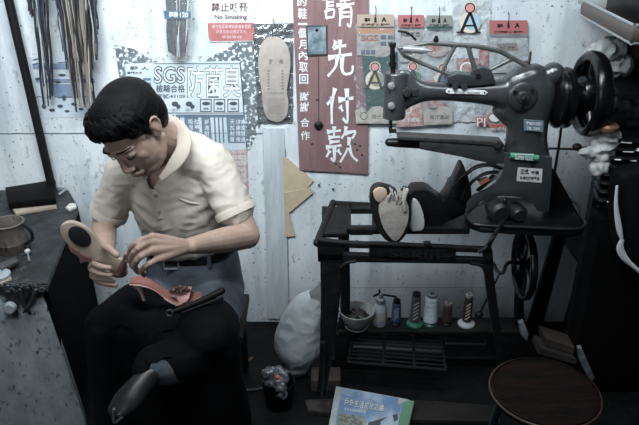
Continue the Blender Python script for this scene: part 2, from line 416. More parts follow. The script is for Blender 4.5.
bm = BM(); tube(bm, [W(273, 37, -.016), W(272.5, 30, -.02), W(274, 22, -.01), W(272, 18, .005)], .0016); obj('wire_hook', bm, DSTEEL(), t)
# --- red board with brush writing
t = thing('red_board', 'dull red painted board with white brush calligraphy hanging beside the sewing machine', 'sign', W(332, 174, -.01))
rb = M('dull_red_board', (.15, .088, .093), .65, c2=(.185, .118, .121), nscale=7, stretch=(3, 1, .7), bump=.2, c3=(.10, .07, .07), n3=35, lo3=.66, hi3=.72)
bm = BM(); prism(bm, [W(x, y, -.002) for x, y in ((291.5, -30), (368.4, -30), (369, 80), (368, 173.5), (332, 171), (299.5, 169.5), (296, 80))], (0, -.008, 0), .001); obj('board', bm, rb, t, smooth=False)
Y = -.0108; bm = BM()
fu = [((35, 5), (25, 25)), ((26, 22), (72, 17)), ((50, 2), (49, 45)), ((8, 50), (50, 44), (92, 40)), ((40, 48), (33, 74), (6, 98)), ((58, 45), (57, 78), (68, 92), (92, 88), (96, 70))]
CH_ = lambda: flat('calligraphy_character', bm, WHT(), t)
for s in fu: stroke(bm, s, 14.5, (326, 39, 354, 77), Y)
CH_(); bm = BM()
for s in [((32, 3), (24, 26), (4, 46)), ((22, 26), (20, 60), (21, 97)), ((44, 34), (98, 29)), ((74, 4), (76, 50), (76, 92), (60, 82)), ((50, 50), (60, 64))]: stroke(bm, s, 15.5, (326, 87, 354, 125), Y)
CH_(); bm = BM()
for s in [((6, 16), (48, 12)), ((28, 1), (27, 30)), ((10, 31), (46, 29)), ((13, 44), (44, 41)), ((3, 58), (50, 52)), ((28, 55), (28, 94), (18, 86)), ((15, 66), (4, 84)), ((38, 64), (49, 78)), ((64, 1), (60, 18), (50, 34)), ((60, 20), (92, 15), (82, 34)), ((74, 30), (68, 62), (46, 98)), ((72, 52), (82, 80), (99, 95))]:
    stroke(bm, s, 12, (325, 126, 358, 163), Y)
CH_(); bm = BM()
for s in [((18, 2), (27, 9)), ((2, 18), (44, 14)), ((12, 29), (36, 27)), ((12, 39), (36, 37)), ((12, 51), (12, 73)), ((12, 51), (36, 49), (34, 71)), ((13, 71), (34, 70)), ((52, 13), (90, 9)), ((54, 24), (86, 21)), ((44, 37), (98, 32)), ((70, 0), (70, 35)), ((56, 45), (54, 95)), ((56, 45), (87, 43), (86, 94), (76, 88)), ((57, 57), (84, 56)), ((57, 69), (84, 68))]:
    stroke(bm, s, 10.5, (322, -8, 355, 28), Y)
CH_()
for ch, y0, y1 in (('的', -3, 6), ('鞋', 8, 19), ('一', 23, 25), ('個', 28, 38), ('月', 40, 49), ('內', 51, 60), ('取', 62, 72), ('回', 74, 84), ('謝', 92, 101), ('謝', 102, 112), ('合', 118, 127), ('作', 131, 140)):
    k = (y0 / 90); bm = BM(); write(bm, ch, 297.5 + k * 2.2, y0, 306.5 + k * 2.2, y1, Y, .014); flat('small_character', bm, WHT(), t)
bm = BM()
for (x, y) in ((357, 150), (360, 146), (362, 155), (355, 144), (317, 100), (312, 144), (336, 164), (340, 167)): disc(bm, x, y, 1.5, Y, n=6, r2=.9)
flat('chipped_spots', bm, INK(), t)
# card & weight
t = thing('photo_card', 'small bluish photo card with a dark frame pinned on the red board', 'card', W(317, 56, -.013))
bm = BM(); outline(bm, ((306, 25.5), (327, 25), (327.6, 55), (307, 56)), -.0155, .004, .0006); obj('frame', bm, M('dark_blue_edge', (.035, .045, .055), .4), t, smooth=False)
bm = BM(); poly(bm, ((307.5, 27), (325.8, 26.5), (326.2, 53.6), (308.4, 54.4)), -.0160); flat('picture', bm, M('card_picture', (.07, .11, .135), .35, c2=(.22, .27, .29), nscale=28, nlo=.42, nhi=.6), t)
bm = BM(); ell(bm, W(316.8, 30, -.018), (.005, .003, .005)); obj('pin', bm, BLK(), t)
t = thing('plumb_weight', 'black round weight hanging on a thin cord over the red board', 'weight', W(318.5, 129, -.016))
bm = BM(); tube(bm, [W(318.4, 57, -.012), W(318.6, 90, -.013), W(318.6, 124, -.014)], .0008); obj('cord', bm, INK(), t)
bm = BM(); lathe(bm, W(318.6, 125, -.012), ((.0, 0), (.013, .001), (.0155, .004), (.012, .008), (.003, .010)), (0, -1, 0)); obj('disc_weight', bm, BLK(), t)
# --- hanging packets
def emblem(parent, x, y, s, Y, dc, rim=(.62, .64, .64)):
    bm = BM(); disc(bm, x, y, 5.6 * s, Y); disc(bm, x, y + 13 * s, 9.6 * s, Y); flat('emblem_backing', bm, M('emblem_cream', (.55, .50, .42), .6), parent)
    bm = BM(); ringp(bm, x, y, 4.7 * s, 1.1 * s, Y - .0008)
    poly(bm, ((x - 1 * s, y + 4 * s), (x + 1.6 * s, y + 4 * s), (x + 8 * s, y + 22 * s), (x + 5.4 * s, y + 22 * s)), Y - .0008)
    poly(bm, ((x - 1.5 * s, y + 4 * s), (x + .8 * s, y + 5 * s), (x - 6.6 * s, y + 22 * s), (x - 9.4 * s, y + 22 * s)), Y - .0008)
    patch(bm, x - 12 * s, y + 21 * s, x - 5 * s, y + 22.4 * s, Y - .0008); patch(bm, x + 4.6 * s, y + 21 * s, x + 9.6 * s, y + 22.4 * s, Y - .0008); patch(bm, x - 5 * s, y + 15 * s, x + 5 * s, y + 16.6 * s, Y - .0008)
    flat('emblem_letter', bm, INK(), parent)
    bm = BM(); disc(bm, x, y, 3.6 * s, Y - .0006); flat('emblem_face', bm, M('emblem_pink', (.50, .22, .21), .6), parent)
    bm = BM(); disc(bm, x + 2 * s, y + 12.4 * s, 7.4 * s, Y - .0005); flat('emblem_disc', bm, dc, parent)
pgreen = M('packet_green', (.015, .055, .045), .45)
def packet(label, x0, x1, yt, yb, hm, hb, body=None, seed=1, st='鞋 | 人'):
    t = thing('insole_packet', label, 'packet', W((x0 + x1) / 2, yb, -.01), 'insole packets hanging behind the sewing machine')
    obj('plastic_bag', crinkle(((x0 - 3, yt + 2), (x1 + 1, yt + 2), (x1 + 2, yb), (x0 - 3, yb)), -.009, 16, 40, .0045, seed), foil, t)
    obj('front_film', crinkle(((x0 - 1, hb + .5), (x1, hb + .5), (x1 + 1, yb - 1), (x0 - 1, yb - 1)), -.0245, 14, 36, .0022, seed + 5), M('front_film', (.65, .70, .73), .12, alpha=.10, bump=1., bscale=70, spec=1.), t)
    bm = BM(); outline(bm, ((x0, yt), (x1, yt), (x1 + .4, hb), (x0 + .2, hb)), -.0175, .0012); obj('header_card', bm, hm, t, smooth=False)
    bm = BM(); w = x1 - x0
    write(bm, '鞋', x0 + w * .2, yt + 3.4, x0 + w * .36, yt + 7.6, -.0180, .04); write(bm, 'A', x0 + w * .66, yt + 2.6, x0 + w * .80, yt + 7.4, -.0180, .05)
    poly(bm, ((x0 + w * .5 - 1, yt + 3), (x0 + w * .5 + .8, yt + 2), (x0 + w * .5 + 1.3, yt + 8), (x0 + w * .5 - 1.3, yt + 8)), -.018)
    write(bm, '健康舒適鞋墊', x0 + w * .12, hb - 3.2, x1 - w * .1, hb - .6, -.0180, .03)
    flat('header_lettering', bm, INK(), t)
    bm = BM(); tube(bm, [W((x0 + x1) / 2, yt + 2, -.0185), W((x0 + x1) / 2 + .6, yt - 4, -.02), W((x0 + x1) / 2, yt - 8, -.006), W((x0 + x1) / 2, yt - 7, .004)], .0014); obj('hook', bm, DSTEEL(), t)
    return t
A = packet('tan headed insole packet with green body, leftmost of the row', 357, 394, 14.5, 123, M('card_tan', (.33, .27, .215), .6), 26.6, seed=11)
bm = BM(); patch(bm, 357, 28.4, 394, 33.6, -.0172); flat('orange_band', bm, M('band_orange', (.33, .17, .09), .6), A)
bm = BM(); poly(bm, ((357, 33.6), (394, 33.6), (394, 53), (385, 57), (357, 55)), -.0168); flat('grey_label', bm, M('label_grey', (.20, .2, .195), .6, c2=(.30, .30, .29), nscale=60), A)
bm = BM(); write(bm, 'SGS', 361, 35, 378.6, 41.6, -.0172, .05); flat('brand_lettering', bm, M('brown_red_ink', (.22, .07, .06), .6), A)
bm = BM()
for x in (380.6, 388):
    for y in (35.2, 41.6): patch(bm, x, y, x + 5.6, y + 4.4, -.0172)
for x in (361, 366, 371): patch(bm, x, 50, x + 4.2, 54.6, -.0172)
flat('dark_label', bm, M('label_navy', (.05, .07, .10), .6), A)
bm = BM(); poly(bm, ((362, 57), (398, 52), (398, 123), (368, 123)), -.0165); flat('green_insert', bm, pgreen, A)
emblem(A, 375, 67, 1, -.0185, M('disc_multi', (.10, .14, .20), .5, c2=(.42, .36, .12), nscale=30))
bm = BM(); poly(bm, ((355, 111), (362, 107), (366, 113), (372, 107), (380, 106), (386, 110), (390, 113), (397, 111), (397, 123.5), (356, 123.5)), -.0190); flat('price_bubble', bm, M('bubble_cream', (.42, .41, .36), .6, c2=(.30, .29, .26), nscale=60), A)
bm = BM(); write(bm, '吸汗透氣', 372, 114.6, 392, 119, -.0196, .01); ringp(bm, 364, 116, 4, .8, -.0196); flat('price_lettering', bm, M('small_print', (.09, .085, .08), .7), A)
B = packet('red headed insole packet, second from left in the row', 398, 424, 15, 127, M('card_red', (.33, .115, .115), .6), 27.4, seed=21)
bm = BM(); patch(bm, 400, 30, 421, 62, -.0165); flat('grey_label', bm, M('label_grey', (.3, .3, .3)), B)
bm = BM(); write(bm, '除臭', 401, 32, 410, 37, -.0172, .02); write(bm, '吸濕', 411, 32, 420, 37, -.0172, .02); write(bm, '天然乳膠', 402, 52, 412, 55, -.0172, .04); flat('dark_lettering', bm, INK(), B)
emblem(B, 413, 66.5, .9, -.0185, M('disc_green', (.05, .16, .09), .5))
bm = BM(); poly(bm, ((399, 100), (422, 100), (423, 126), (397, 127)), -.0175); flat('price_strip', bm, M('strip_red', (.30, .12, .11), .6, c2=(.45, .36, .34), nscale=70), B)
bm = BM(); write(bm, '吸汗透氣', 401, 118, 420, 122, -.0182, .01); ringp(bm, 407, 109, 5, 1, -.0182); flat('price_lettering', bm, WHT(), B)
C_ = packet('grey-green headed insole packet, third from left in the row', 426.5, 452, 15.4, 124, M('card_grey_green', (.20, .215, .19), .6), 27.4, seed=31)
bm = BM(); patch(bm, 427, 26.4, 452, 29.4, -.0182); flat('green_band', bm, pgreen, C_)
bm = BM(); disc(bm, 437, 49, 12, -.0165, r2=8); poly(bm, ((426, 80), (444, 80), (446, 108), (427, 108)), -.0165); flat('red_print', bm, M('print_red', (.25, .11, .105), .6, c2=(.32, .28, .27), nscale=60), C_)
emblem(C_, 443, 68, .9, -.0185, M('disc_blue', (.06, .11, .22), .5))
bm = BM(); poly(bm, ((423, 112), (428, 108), (434, 112), (440, 106), (448, 107), (452, 113), (452, 124), (424, 125)), -.0185); flat('price_bubble', bm, MT['bubble_cream'], C_)
bm = BM(); write(bm, '吸汗透氣', 430, 115, 449, 119.4, -.0192, .01); flat('price_lettering', bm, MT['small_print'], C_)
# long clear pack
t = thing('film_packet', 'long clear packet with a blue emblem hanging above the machine lever', 'packet', W(470, 120, -.01), 'insole packets hanging behind the sewing machine')
obj('plastic_bag', crinkle(((452, -14), (491, -14), (489, 122), (453, 122)), -.006, 18, 50, .005, 41), M('white_film', (.72, .77, .80), .18, alpha=.8, bump=.9, bscale=50), t)
emblem(t, 470, 8, 1.12, -.016, M('disc_paleblue', (.30, .42, .53), .5))
bm = BM(); poly(bm, ((456, 58), (478, 58), (480, 78), (458, 80)), -.0150); poly(bm, ((479, 50), (488, 48), (488, 66), (480, 68)), -.015); flat('red_print', bm, M('print_red', (.3, .1, .1)), t)
bm = BM(); ringp(bm, 467, 69, 7, 1.4, -.0160); flat('white_lettering', bm, WHT(), t)
E_ = packet('red headed packet with a checked band, rightmost of the row', 489.5, 527.5, 20.4, 74, M('card_red', (.4, .1, .1)), 34, seed=51)
E_['label'] = 'red headed packet with checked band, rightmost of the row'
bm = BM(); patch(bm, 489.6, 34.2, 527.8, 73, -.0165); flat('grey_insert', bm, M('insert_grey', (.22, .24, .25), .5, c2=(.40, .43, .45), nscale=50), E_)
bm = BM()
for j in range(2):
    for i in range(19): patch(bm, 490 + i * 2 + j, 34.4 + j * 1.8, 491 + i * 2 + j, 36.2 + j * 1.8, -.0175)
write(bm, '吸汗 除臭', 500, 46.4, 515, 49.4, -.0182, .03)
flat('checked_band', bm, INK(), E_)
bm = BM(); outline(bm, ((497, 43.5), (517, 43), (517.6, 51), (498, 51.6)), -.0176, .001); flat('small_label', bm, M('tag_brown', (.17, .15, .14), .6), E_)
# lower packet
t = thing('film_packet', 'clear packet with red lettering showing under the machine arm', 'packet', W(490, 130, -.01), 'insole packets hanging behind the sewing machine')
bm = BM(); tube(bm, [W(490, 78, -.014), W(490, 74, -.01), W(490, 72, .004)], .002, 8, 1); obj('hook', bm, DSTEEL(), t)
obj('plastic_bag', crinkle(((472, 74), (512, 74), (513, 124), (476, 125)), -.012, 18, 24, .005, 61), foil, t)
bm = BM(); write(bm, 'PI', 476, 117, 486, 127, -.0205, .07); ringp(bm, 495, 120, 8.4, 1.8, -.0205); write(bm, '專用', 492, 124, 508, 129, -.0205, .03); flat('red_lettering', bm, M('print_red2', (.42, .12, .10), .6), t)
bm = BM(); write(bm, 'PI', 476.8, 118, 485.4, 126.4, -.0213, .0); disc(bm, 495, 117, 6, -.0204, r2=5); flat('white_lettering', bm, WHT(), t)
# --- loose papers
tan = M('kraft_paper', (.46, .385, .27), .7, c2=(.40, .33, .23), nscale=12)
bm = BM(); prism(bm, [W(x, y, -.007) for x, y in ((282.5, 156), (288, 159), (313.5, 181), (300, 196), (284, 199))], (0, .0065, 0))
obj('kraft_sheet', bm, tan, smooth=False, label='larger tan paper sheet tacked under the red board', cat='paper')
bm = BM(); prism(bm, [W(x, y, -.009) for x, y in ((284, 193), (310, 188), (313, 193), (289, 213), (295, 236), (285, 237))], (0, .0085, 0))
obj('kraft_sheet', bm, tan, smooth=False, label='small tan paper scrap peeling below the larger tan sheet', cat='paper')
for k, (x, y) in enumerate(((319, 184), (333, 188), (263, 330), (355, 171))):
    bm = BM(); lathe(bm, W(x, y, .004), ((.001, 0), (.0012, .008), (.004, .009), (.004, .011)), (0, -1, 0), 10)
    obj('nail', bm, DSTEEL(), label=('nail in the wall between the tan paper and the machine stand', 'second nail in the wall above the machine stand', 'nail low in the wall above the plastic bag', 'nail under the lower edge of the red board')[k], cat='nail')
# --- pole
bm = BM(); a = W(4, -20, -.03); b = W(53, 192, -.03)
limb(bm, [a, b], .015, 12, 1, cap=False, hint=(0, 1, 0)); obj('pole', bm, BLK(), label='black pole leaning against the wall at the far left', cat='pole')
# --- hanging laces
def lace(parent, pts, r, mat):
    bm = BM(); tube(bm, pts, r, 6, 4); return obj('shoelace', bm, mat, parent)
def bundle(label, xt0, xt1, xb0, xb1, yb0, yb1, n, mats, seed, Y=-.03, r=.0022):
    random.seed(seed); t = thing('shoelace_bundle', label, 'shoelaces', W((xt0 + xt1) / 2, -22, Y), 'shoelace bundles hanging from above')
    for i in range(n):
        u = (i + .5) / n; yb = random.uniform(yb0, yb1); y_ = Y - random.uniform(0, .03)
        xa = xt0 + (xt1 - xt0) * u; xb = xb0 + (xb1 - xb0) * min(1, max(0, u + random.uniform(-.12, .12)))
        pts = []
        for q in range(6):
            s = q / 5; pts.append(W(xa + (xb - xa) * s + random.uniform(-1.2, 1.2) * (s > 0), -22 + (yb + 22) * s, y_ + random.uniform(-.004, .004)))
        lace(t, pts, r * random.uniform(.8, 1.25), mats[random.randrange(len(mats))])
    bm = BM(); c = W((xt0 + xt1) / 2, -22, Y - .015); limb(bm, [c + V((-.04 * (xt1 - xt0) / 22, .0, 0)), c + V((.04 * (xt1 - xt0) / 22, 0, 0))], .012, 10, 1, (0, 1, 0)); limb(bm, [c, V((c.x, .004, c.z))], .004, 8, 1); obj('tie', bm, BLK(), t)
    return t
lk = M('lace_black', (.012, .014, .018), .7); ln = M('lace_navy', (.03, .04, .06), .7); lw = M('lace_grey', (.34, .38, .41), .7)
lt = M('lace_tan', (.17, .15, .125), .7); lt2 = M('lace_cream', (.30, .275, .24), .7)
bundle('thin tuft of dark laces nearest the pole', 24, 30, 29, 33, 10, 18, 5, [lk, ln], 1)
bundle('black and navy shoelaces hanging nearest the leaning pole in a long strand', 30, 46, 44, 53, 62, 106, 15, [lk, ln, lk, lw], 2, r=.0028)
bundle('black shoelaces hanging against the left of the tan bundle', 52, 62, 63, 76, 44, 76, 11, [lk, lk, ln], 3)
bundle('wide bundle of tan and cream shoelaces with ragged ends', 58, 88, 74, 96, 50, 112, 46, [lt, lt2, lk, lt, lt2, lt, lk], 4, Y=-.05, r=.0027)
bundle('black shoelaces on the right side of the tan bundle', 80, 95, 88, 99, 20, 74, 12, [lk, ln], 5, r=.0026)
# packaged laces
t = thing('packed_shoelaces', 'black and white shoelaces in a clear sleeve with a blue band', 'shoelaces', W(180, 60, -.02))
random.seed(9)
for i in range(18):
    u = i / 17; x = 165 + 24 * u; c = 167.5 + 20 * u; yb = 58 - 9 * abs(u - .5) * 2 ** .5
    lace(t, [W(x, -20, -.03), W(c, 15, -.036 - .01 * random.random()), W(c + random.uniform(-1, 1), 35, -.04), W(c * .85 + 27, yb, -.035)], .0032, [lk, lk, lk, ln, lk, lk, lw][random.randrange(7)])
bm = BM(); sleeve = [W(162, -20, -.03), W(164, 12, -.03), W(167, 40, -.03), W(172, 55, -.03), W(178, 61, -.03), W(186, 60, -.03), W(193, 52, -.03), W(194, 30, -.03), W(193, -20, -.03)]
prism(bm, [p + V((0, .012, 0)) for p in sleeve], (0, -.034, 0), .006); obj('sleeve', bm, M('sleeve_film', (.7, .75, .78), .08, alpha=.12, bump=1., bscale=45, spec=1.), t)
bm = BM(); limb(bm, [W(178, -20, -.03), V((W(178, -20, -.03).x, .004, W(178, -20, -.03).z))], .004, 8, 1); obj('hook', bm, BLK(), t)
bm = BM(); prism(bm, [W(x, y, -.052) for x, y in ((163, 10.5), (190.5, 11.5), (191, 18.5), (163.8, 19))], (0, .0015, 0)); band = obj('paper_band', bm, M('band_blue2', (.16, .25, .38), .5), t, smooth=False)
bm = BM(); write(bm, '鞋帶', 169, 12, 178, 17.5, -.0535, .02); write(bm, '120', 180, 12.4, 188, 17.4, -.0535, .02); flat('lettering', bm, WHT(), band)
# ================================================================== SEWING MACHINE
YM = -.38
mach = thing('sewing_machine', 'old grey cast iron long arm shoe repair sewing machine on the treadle stand', 'sewing machine', WZ(520, 222, .68))
def sec(bm, rows, hint, n=20, k=4):   # rows: (px, py, half width px, half depth m)
    limb(bm, [W(a, b, YM) for a, b, _, _ in rows], [(d, S(r, a, b, YM)) if hint == 'v' else (S(r, a, b, YM), d) for a, b, r, d in rows], n, k, (0, 0, 1) if hint == 'v' else (0, 1, 0))
bm = BM()
sec(bm, [(400, 91, 22, .016), (407, 91, 21, .018), (414, 91.5, 15, .022), (424, 91.5, 10.6, .026), (440, 91.5, 9.2, .028), (458, 92, 9.6, .030), (476, 92.5, 11, .032), (494, 93, 13.5, .036), (512, 93.5, 18, .042)], 'v')
limb(bm, [W(524, 80, YM), W(527, 92, YM), (W(527, 108, YM)), W(527, 125, YM), W(526, 143, YM), W(526, 166, YM)],
     [(S(24, 524, 80, YM), .045), (S(29, 527, 92, YM), .055), (S(26, 527, 108, YM), .055), (S(21, 527, 125, YM), .052), (S(21, 526, 143, YM), .052), (S(25, 526, 166, YM), .058)], 24, 4, (0, 1, 0))
limb(bm, [W(500, 110, YM), W(508, 118, YM)], [S(8, 505, 110, YM)] * 2, 12, 1)
limb(bm, [W(540, 80, YM), W(553, 74, YM)], [S(9, 545, 78, YM), S(12, 553, 74, YM)], 14, 1)
obj('machine_arm', None, CAST(), mach, me=fuse(bm, .0035, 6), ang=60)
bm = BM()
for x, y in ((0, 0),): lathe(bm, W(394, 118.5, YM), ((.0, 0), (.026, 0), (.033, .004), (.034, .01), (.034, S(46, 394, 90, YM)), (.031, S(47.5, 394, 90, YM)), (0, S(47.5, 394, 90, YM))), (0, 0, 1), 28)
hd = obj('needle_head', bm, CAST(), mach)
for y in (86, 106):
    bm = BM(); lathe(bm, W(391.5, y, YM - .036), ((.0, .008), (.005, .008), (.0095, .006), (.010, 0), (.011, -.004)), (0, -1, 0), 16); obj('screw', bm, STEEL(), hd)
bm = BM(); lathe(bm, W(407, 92, YM - .02), ((0, .012), (.011, .012), (.0135, .008), (.0135, -.01)), (0, -1, 0), 18); box(bm, W(415, 92, YM - .018), (.02, .014, .022), None, .003); obj('tension_knob', bm, DSTEEL(), mach)
bm = BM(); tube(bm, [W(393, 74, YM), W(392.5, 58, YM), W(392.5, 43, YM)], [.007, .0075, .006], 12, 1)
for y, r in ((66, .011), (58, .009), (47, .010)): lathe(bm, W(392.5, y, YM), ((.0, 0), (r, 0), (r, .012), (0, .012)), (0, 0, 1), 14)
obj('presser_rod', bm, BLK(), mach)
bm = BM(); lathe(bm, W(390, 134, YM), ((.0, 0), (.003, .004), (.0055, .018), (.0055, .042), (.009, .043), (.009, .06), (0, .06)), (0, 0, 1), 12); box(bm, W(393, 131, YM), (.022, .006, .012), None, .001); obj('needle_bar', bm, DSTEEL(), mach)
# lever truss
def bar(bm, a, b, ra, rb): 
    limb(bm, [W(a[0], a[1], YM - .01), W(b[0], b[1], YM - .01)], [(.006, S(ra, *a, YM)), (.006, S(rb, *b, YM))], 10, 1, (0, 0, 1), cap=True)
bm = BM()
for a, b, ra, rb in (((398, 48), (430, 43), 1.6, 2.4), ((430, 43), (476, 46), 2.6, 2.6), ((476, 46), (500, 51), 2.6, 2.8), ((500, 51), (545, 76), 2.8, 2.2),
                     ((404, 56), (440, 71), 2, 2.2), ((440, 71), (466, 81), 2.2, 2.4), ((443, 69), (455, 46), 2.2, 2.2), ((468, 47), (477, 76), 2.4, 3), ((486, 72), (514, 58), 2, 2.4), ((398, 48), (404, 56), 1.6, 1.8)):
    bar(bm, a, b, ra, rb)
obj('lever_truss', None, M('lever_metal', (.10, .106, .104), .38, .5, c2=(.15, .155, .15), nscale=20), mach, me=fuse(bm, .0025, 2), ang=60)
bm = BM(); tube(bm, [W(403, 49, YM - .03), W(424, 50.5, YM - .03)], .010, 14, 1); lathe(bm, W(424, 50.5, YM - .03), ((0, 0), (.006, 0), (.006, .01), (.003, .011), (.003, .024), (0, .024)), (1, 0, 0), 12); obj('spring_cylinder', bm, STEEL(), mach)
bm = BM(); tube(bm, [W(398, 31, YM - .02), W(408, 33, YM - .02), W(416, 40, YM - .02)], .0035); obj('lever_handle', bm, BLK(), mach)
bm = BM(); lathe(bm, W(436, 41, YM - .012), ((.0, 0), (.007, 0), (.008, .006), (.004, .009), (.005, .014), (0, .015)), (0, 0, 1), 14); obj('wing_nut', bm, BLK(), mach)
bm = BM(); outline(bm, ((448, 84), (448, 77), (458, 74), (474, 76), (474, 70), (483, 67), (491, 70), (494, 76), (496, 84), (480, 86), (462, 87)), YM - .03, .045, .003); 
for x in (455, 464): box(bm, W(x, 86, YM - .03), (.016, .02, .016), None, .002)
br = obj('cam_bracket', bm, CAST(), mach)
bm = BM(); lathe(bm, W(478, 75.4, YM - .03), ((0, .006), (.006, .006), (.007, 0)), (0, -1, 0), 12); obj('screw', bm, BLK(), br)
bm = BM(); lathe(bm, W(527, 81, YM), ((.0, 0), (.036, 0), (.038, .006), (.034, .010), (.008, .012), (.0035, .03), (.0035, .085), (0, .086)), (0, 0, 1), 22); lathe(bm, W(527, 63, YM), ((0, 0), (.009, .001), (.009, .006), (0, .007)), (0, 0, 1), 10); obj('thread_post', bm, DSTEEL(), mach)
bm = BM(); lathe(bm, W(523, 97, YM - .057), ((.0, .016), (.005, .016), (.006, .012), (.015, .012), (.018, .008), (.019, .005), (.036, .005), (.042, .001), (.042, -.012)), (0, -1, 0), 32); fp = obj('face_plate', bm, M('plate_steel', (.12, .13, .133), .3, .8), mach)
for ang in (40, 150, 270):
    bm = BM(); c = W(523, 97, YM - .063) + V((.03 * math.cos(math.radians(ang)), 0, .03 * math.sin(math.radians(ang)))); lathe(bm, c, ((0, .004), (.005, .004), (.005, 0)), (0, -1, 0), 10); obj('screw', bm, BLK(), fp)
bm = BM(); lathe(bm, W(524, 99, YM - .073), ((0, .008), (.004, .008), (.008, .004), (.008, 0)), (0, -1, 0), 14); obj('spindle', bm, BLK(), fp)
bm = BM(); outline(bm, ((446, 90), (449, 88.8), (485, 90.6), (488, 92.5), (485, 94.6), (449, 93.6), (446, 92.5)), YM - .034, .003, .0005); npl = obj('name_plate', bm, M('plate_white', (.68, .71, .72), .35), mach, smooth=False, label='white name plate')
bm = BM(); write(bm, 'SEWING MACHINE', 454, 91, 480, 93.6, YM - .0346, 0, roll=.9); disc(bm, 449, 91.4, 1, YM - .0346); disc(bm, 484.6, 92.7, 1, YM - .0346); flat('plate_lettering', bm, INK(), npl)
bm = BM(); outline(bm, ((524, 119.4), (543.6, 121), (543.2, 132), (524, 130.5)), YM - .0565, .003, .0004); bl = obj('blue_label', bm, M('label_blue', (.11, .17, .21), .45), mach, smooth=False, label='blue label with pale lettering')
bm = BM(); write(bm, '專業縫紉機', 526, 121.4, 541.8, 124.8, YM - .0572, .02, roll=1.2); write(bm, 'TEL 2391', 526.6, 126.6, 540, 129.4, YM - .0572, .03, roll=1); flat('label_lettering', bm, WHT(), bl)
# lower work arm
bm = BM(); limb(bm, [W(389, 142.3, YM), W(400, 142.8, YM), W(424, 143.8, YM)], [(.014, .0125), (.015, .0145), (.017, .015)], 16, 2, (0, 0, 1)); obj('free_arm_tip', bm, M('tip_dark', (.012, .0125, .013), .35, .5), mach)
bm = BM(); outline(bm, ((419, 139), (470, 141), (504, 146), (504, 164), (492, 164.5), (460, 157), (420, 149.6)), YM - .03, .06, .004); obj('free_arm', bm, CAST(), mach)
bm = BM(); outline(bm, ((398, 137.3), (404, 136.8), (502, 142), (506, 147), (470, 144), (398, 140)), YM - .033, .05, .002); lathe(bm, W(497, 144, YM - .033), ((0, .01), (.01, .01), (.012, 0)), (0, -1, 0), 14); obj('slide_cover', bm, DSTEEL(), mach)
# base
bm = BM(); Yb = YM - .07
o_ = [(505, 153), (530, 155), (552.5, 157.5), (551.5, 185), (549, 211.5), (538, 211.5), (534, 205), (527, 199.5), (515, 196.6), (500, 196.4), (489, 198.4), (480, 203), (474, 209), (466.5, 209), (467, 203), (474, 195.5), (487, 189.5), (496, 183.5), (502.5, 173), (504.5, 162)]
outline(bm, o_, Yb, .012, .002)
outline(bm, [(506, 158), (552, 160), (549, 208), (539, 208), (533, 196), (500, 188), (505, 172)], Yb + .011, .12, .003)
base = obj('machine_base', bm, CAST(), mach)
bm = BM(); outline(bm, ((518, 167.4), (542.6, 169), (541.6, 182.6), (516.4, 181)), Yb - .0012, .0011); stk = obj('white_sticker', bm, M('sticker', (.55, .58, .58), .5, c2=(.42, .44, .44), nscale=60), base, smooth=False, label='white paper sticker')
bm = BM(); write(bm, '正式', 520.4, 169, 529, 174.4, Yb - .0018, .03); write(bm, '針車行維修專線', 520, 176, 539.4, 179.6, Yb - .0018, .02, roll=1); write(bm, '專營', 531, 171, 539, 174.6, Yb - .0018, .02); flat('sticker_lettering', bm, INK(), stk)
bm = BM(); lathe(bm, W(533, 164, Yb), ((0, .002), (.0085, .002), (.009, 0)), (0, -1, 0), 14); obj('screw_hole', bm, BLK(), base)
bm = BM()
for x, y, r, l in ((496, 208, .034, .05), (513, 208, .027, .06)): lathe(bm, W(x, y, Yb + .045), ((.0, l), (r * .7, l), (r, l * .8), (r, 0), (0, 0)), (.15, -1, 0), 22)
limb(bm, [W(505, 212, Yb + .02), W(505, 200, Yb + .01)], .008, 10, 1); limb(bm, [W(486, 204, Yb + .01), W(489, 214, Yb + .005), W(500, 218, Yb + .005)], .005, 8, 3); obj('shuttle_gear', bm, M('drum_dark', (.014, .015, .016), .4, .3), mach)
# tray
bm = BM(); tp = [WZ(x, y, .672) for x, y in ((466, 211), (465, 216), (470, 223), (482, 227), (530, 229), (572, 231), (584, 228), (583, 221), (566, 199), (490, 196))]
prism(bm, tp, (0, 0, -.022), .006); tray = obj('drip_tray', bm, M('tray_enamel', (.006, .0065, .007), .28, .3, bump=.1), mach)
bm = BM(); tube(bm, [p + V((0, 0, .006)) for p in tp + tp[:1]], .005, 8, 3); obj('tray_rim', bm, M('rim_steel', (.03, .028, .028), .35, .6), tray)
# balance wheels
yw = W(590, 94, YM); bm = BM(); ringtorus(bm, yw, S(37, 590, 94, YM), .017, (1, 0, 0), 48, 12, 1.5)
lathe(bm, yw - V((.03, 0, 0)), ((0, 0), (.05, 0), (.055, .01), (.055, .05), (.04, .06), (0, .06)), (1, 0, 0), 28)
for q in range(5):
    a = q * 2 * math.pi / 5 + .3; limb(bm, [yw, yw + V((0, math.cos(a), math.sin(a))) * S(37, 590, 94, YM)], [(.008, .016), (.007, .012)], 10, 1, (1, 0, 0), cap=False)
WB = lambda: M('wheel_black', (.0035, .0036, .004), .25, .1, spec=.4)
obj('hand_wheel', bm, WB(), mach)
bm = BM(); lathe(bm, W(551, 98, YM), ((.0, 0), (.05, 0), (.075, .004), (.088, .012), (.090, .02), (.080, .026), (.080, .034), (.090, .04), (.088, .05), (.06, .056), (.045, .056), (.045, .17), (0, .17)), (1, 0, 0), 36); obj('belt_pulley', bm, WB(), mach)
bm = BM(); tube(bm, [W(562, 118, YM), W(560, 138, YM), W(555, 170, YM), W(551, 200, YM)], .0042, 8, 3); obj('drive_belt', bm, BLK(), mach)
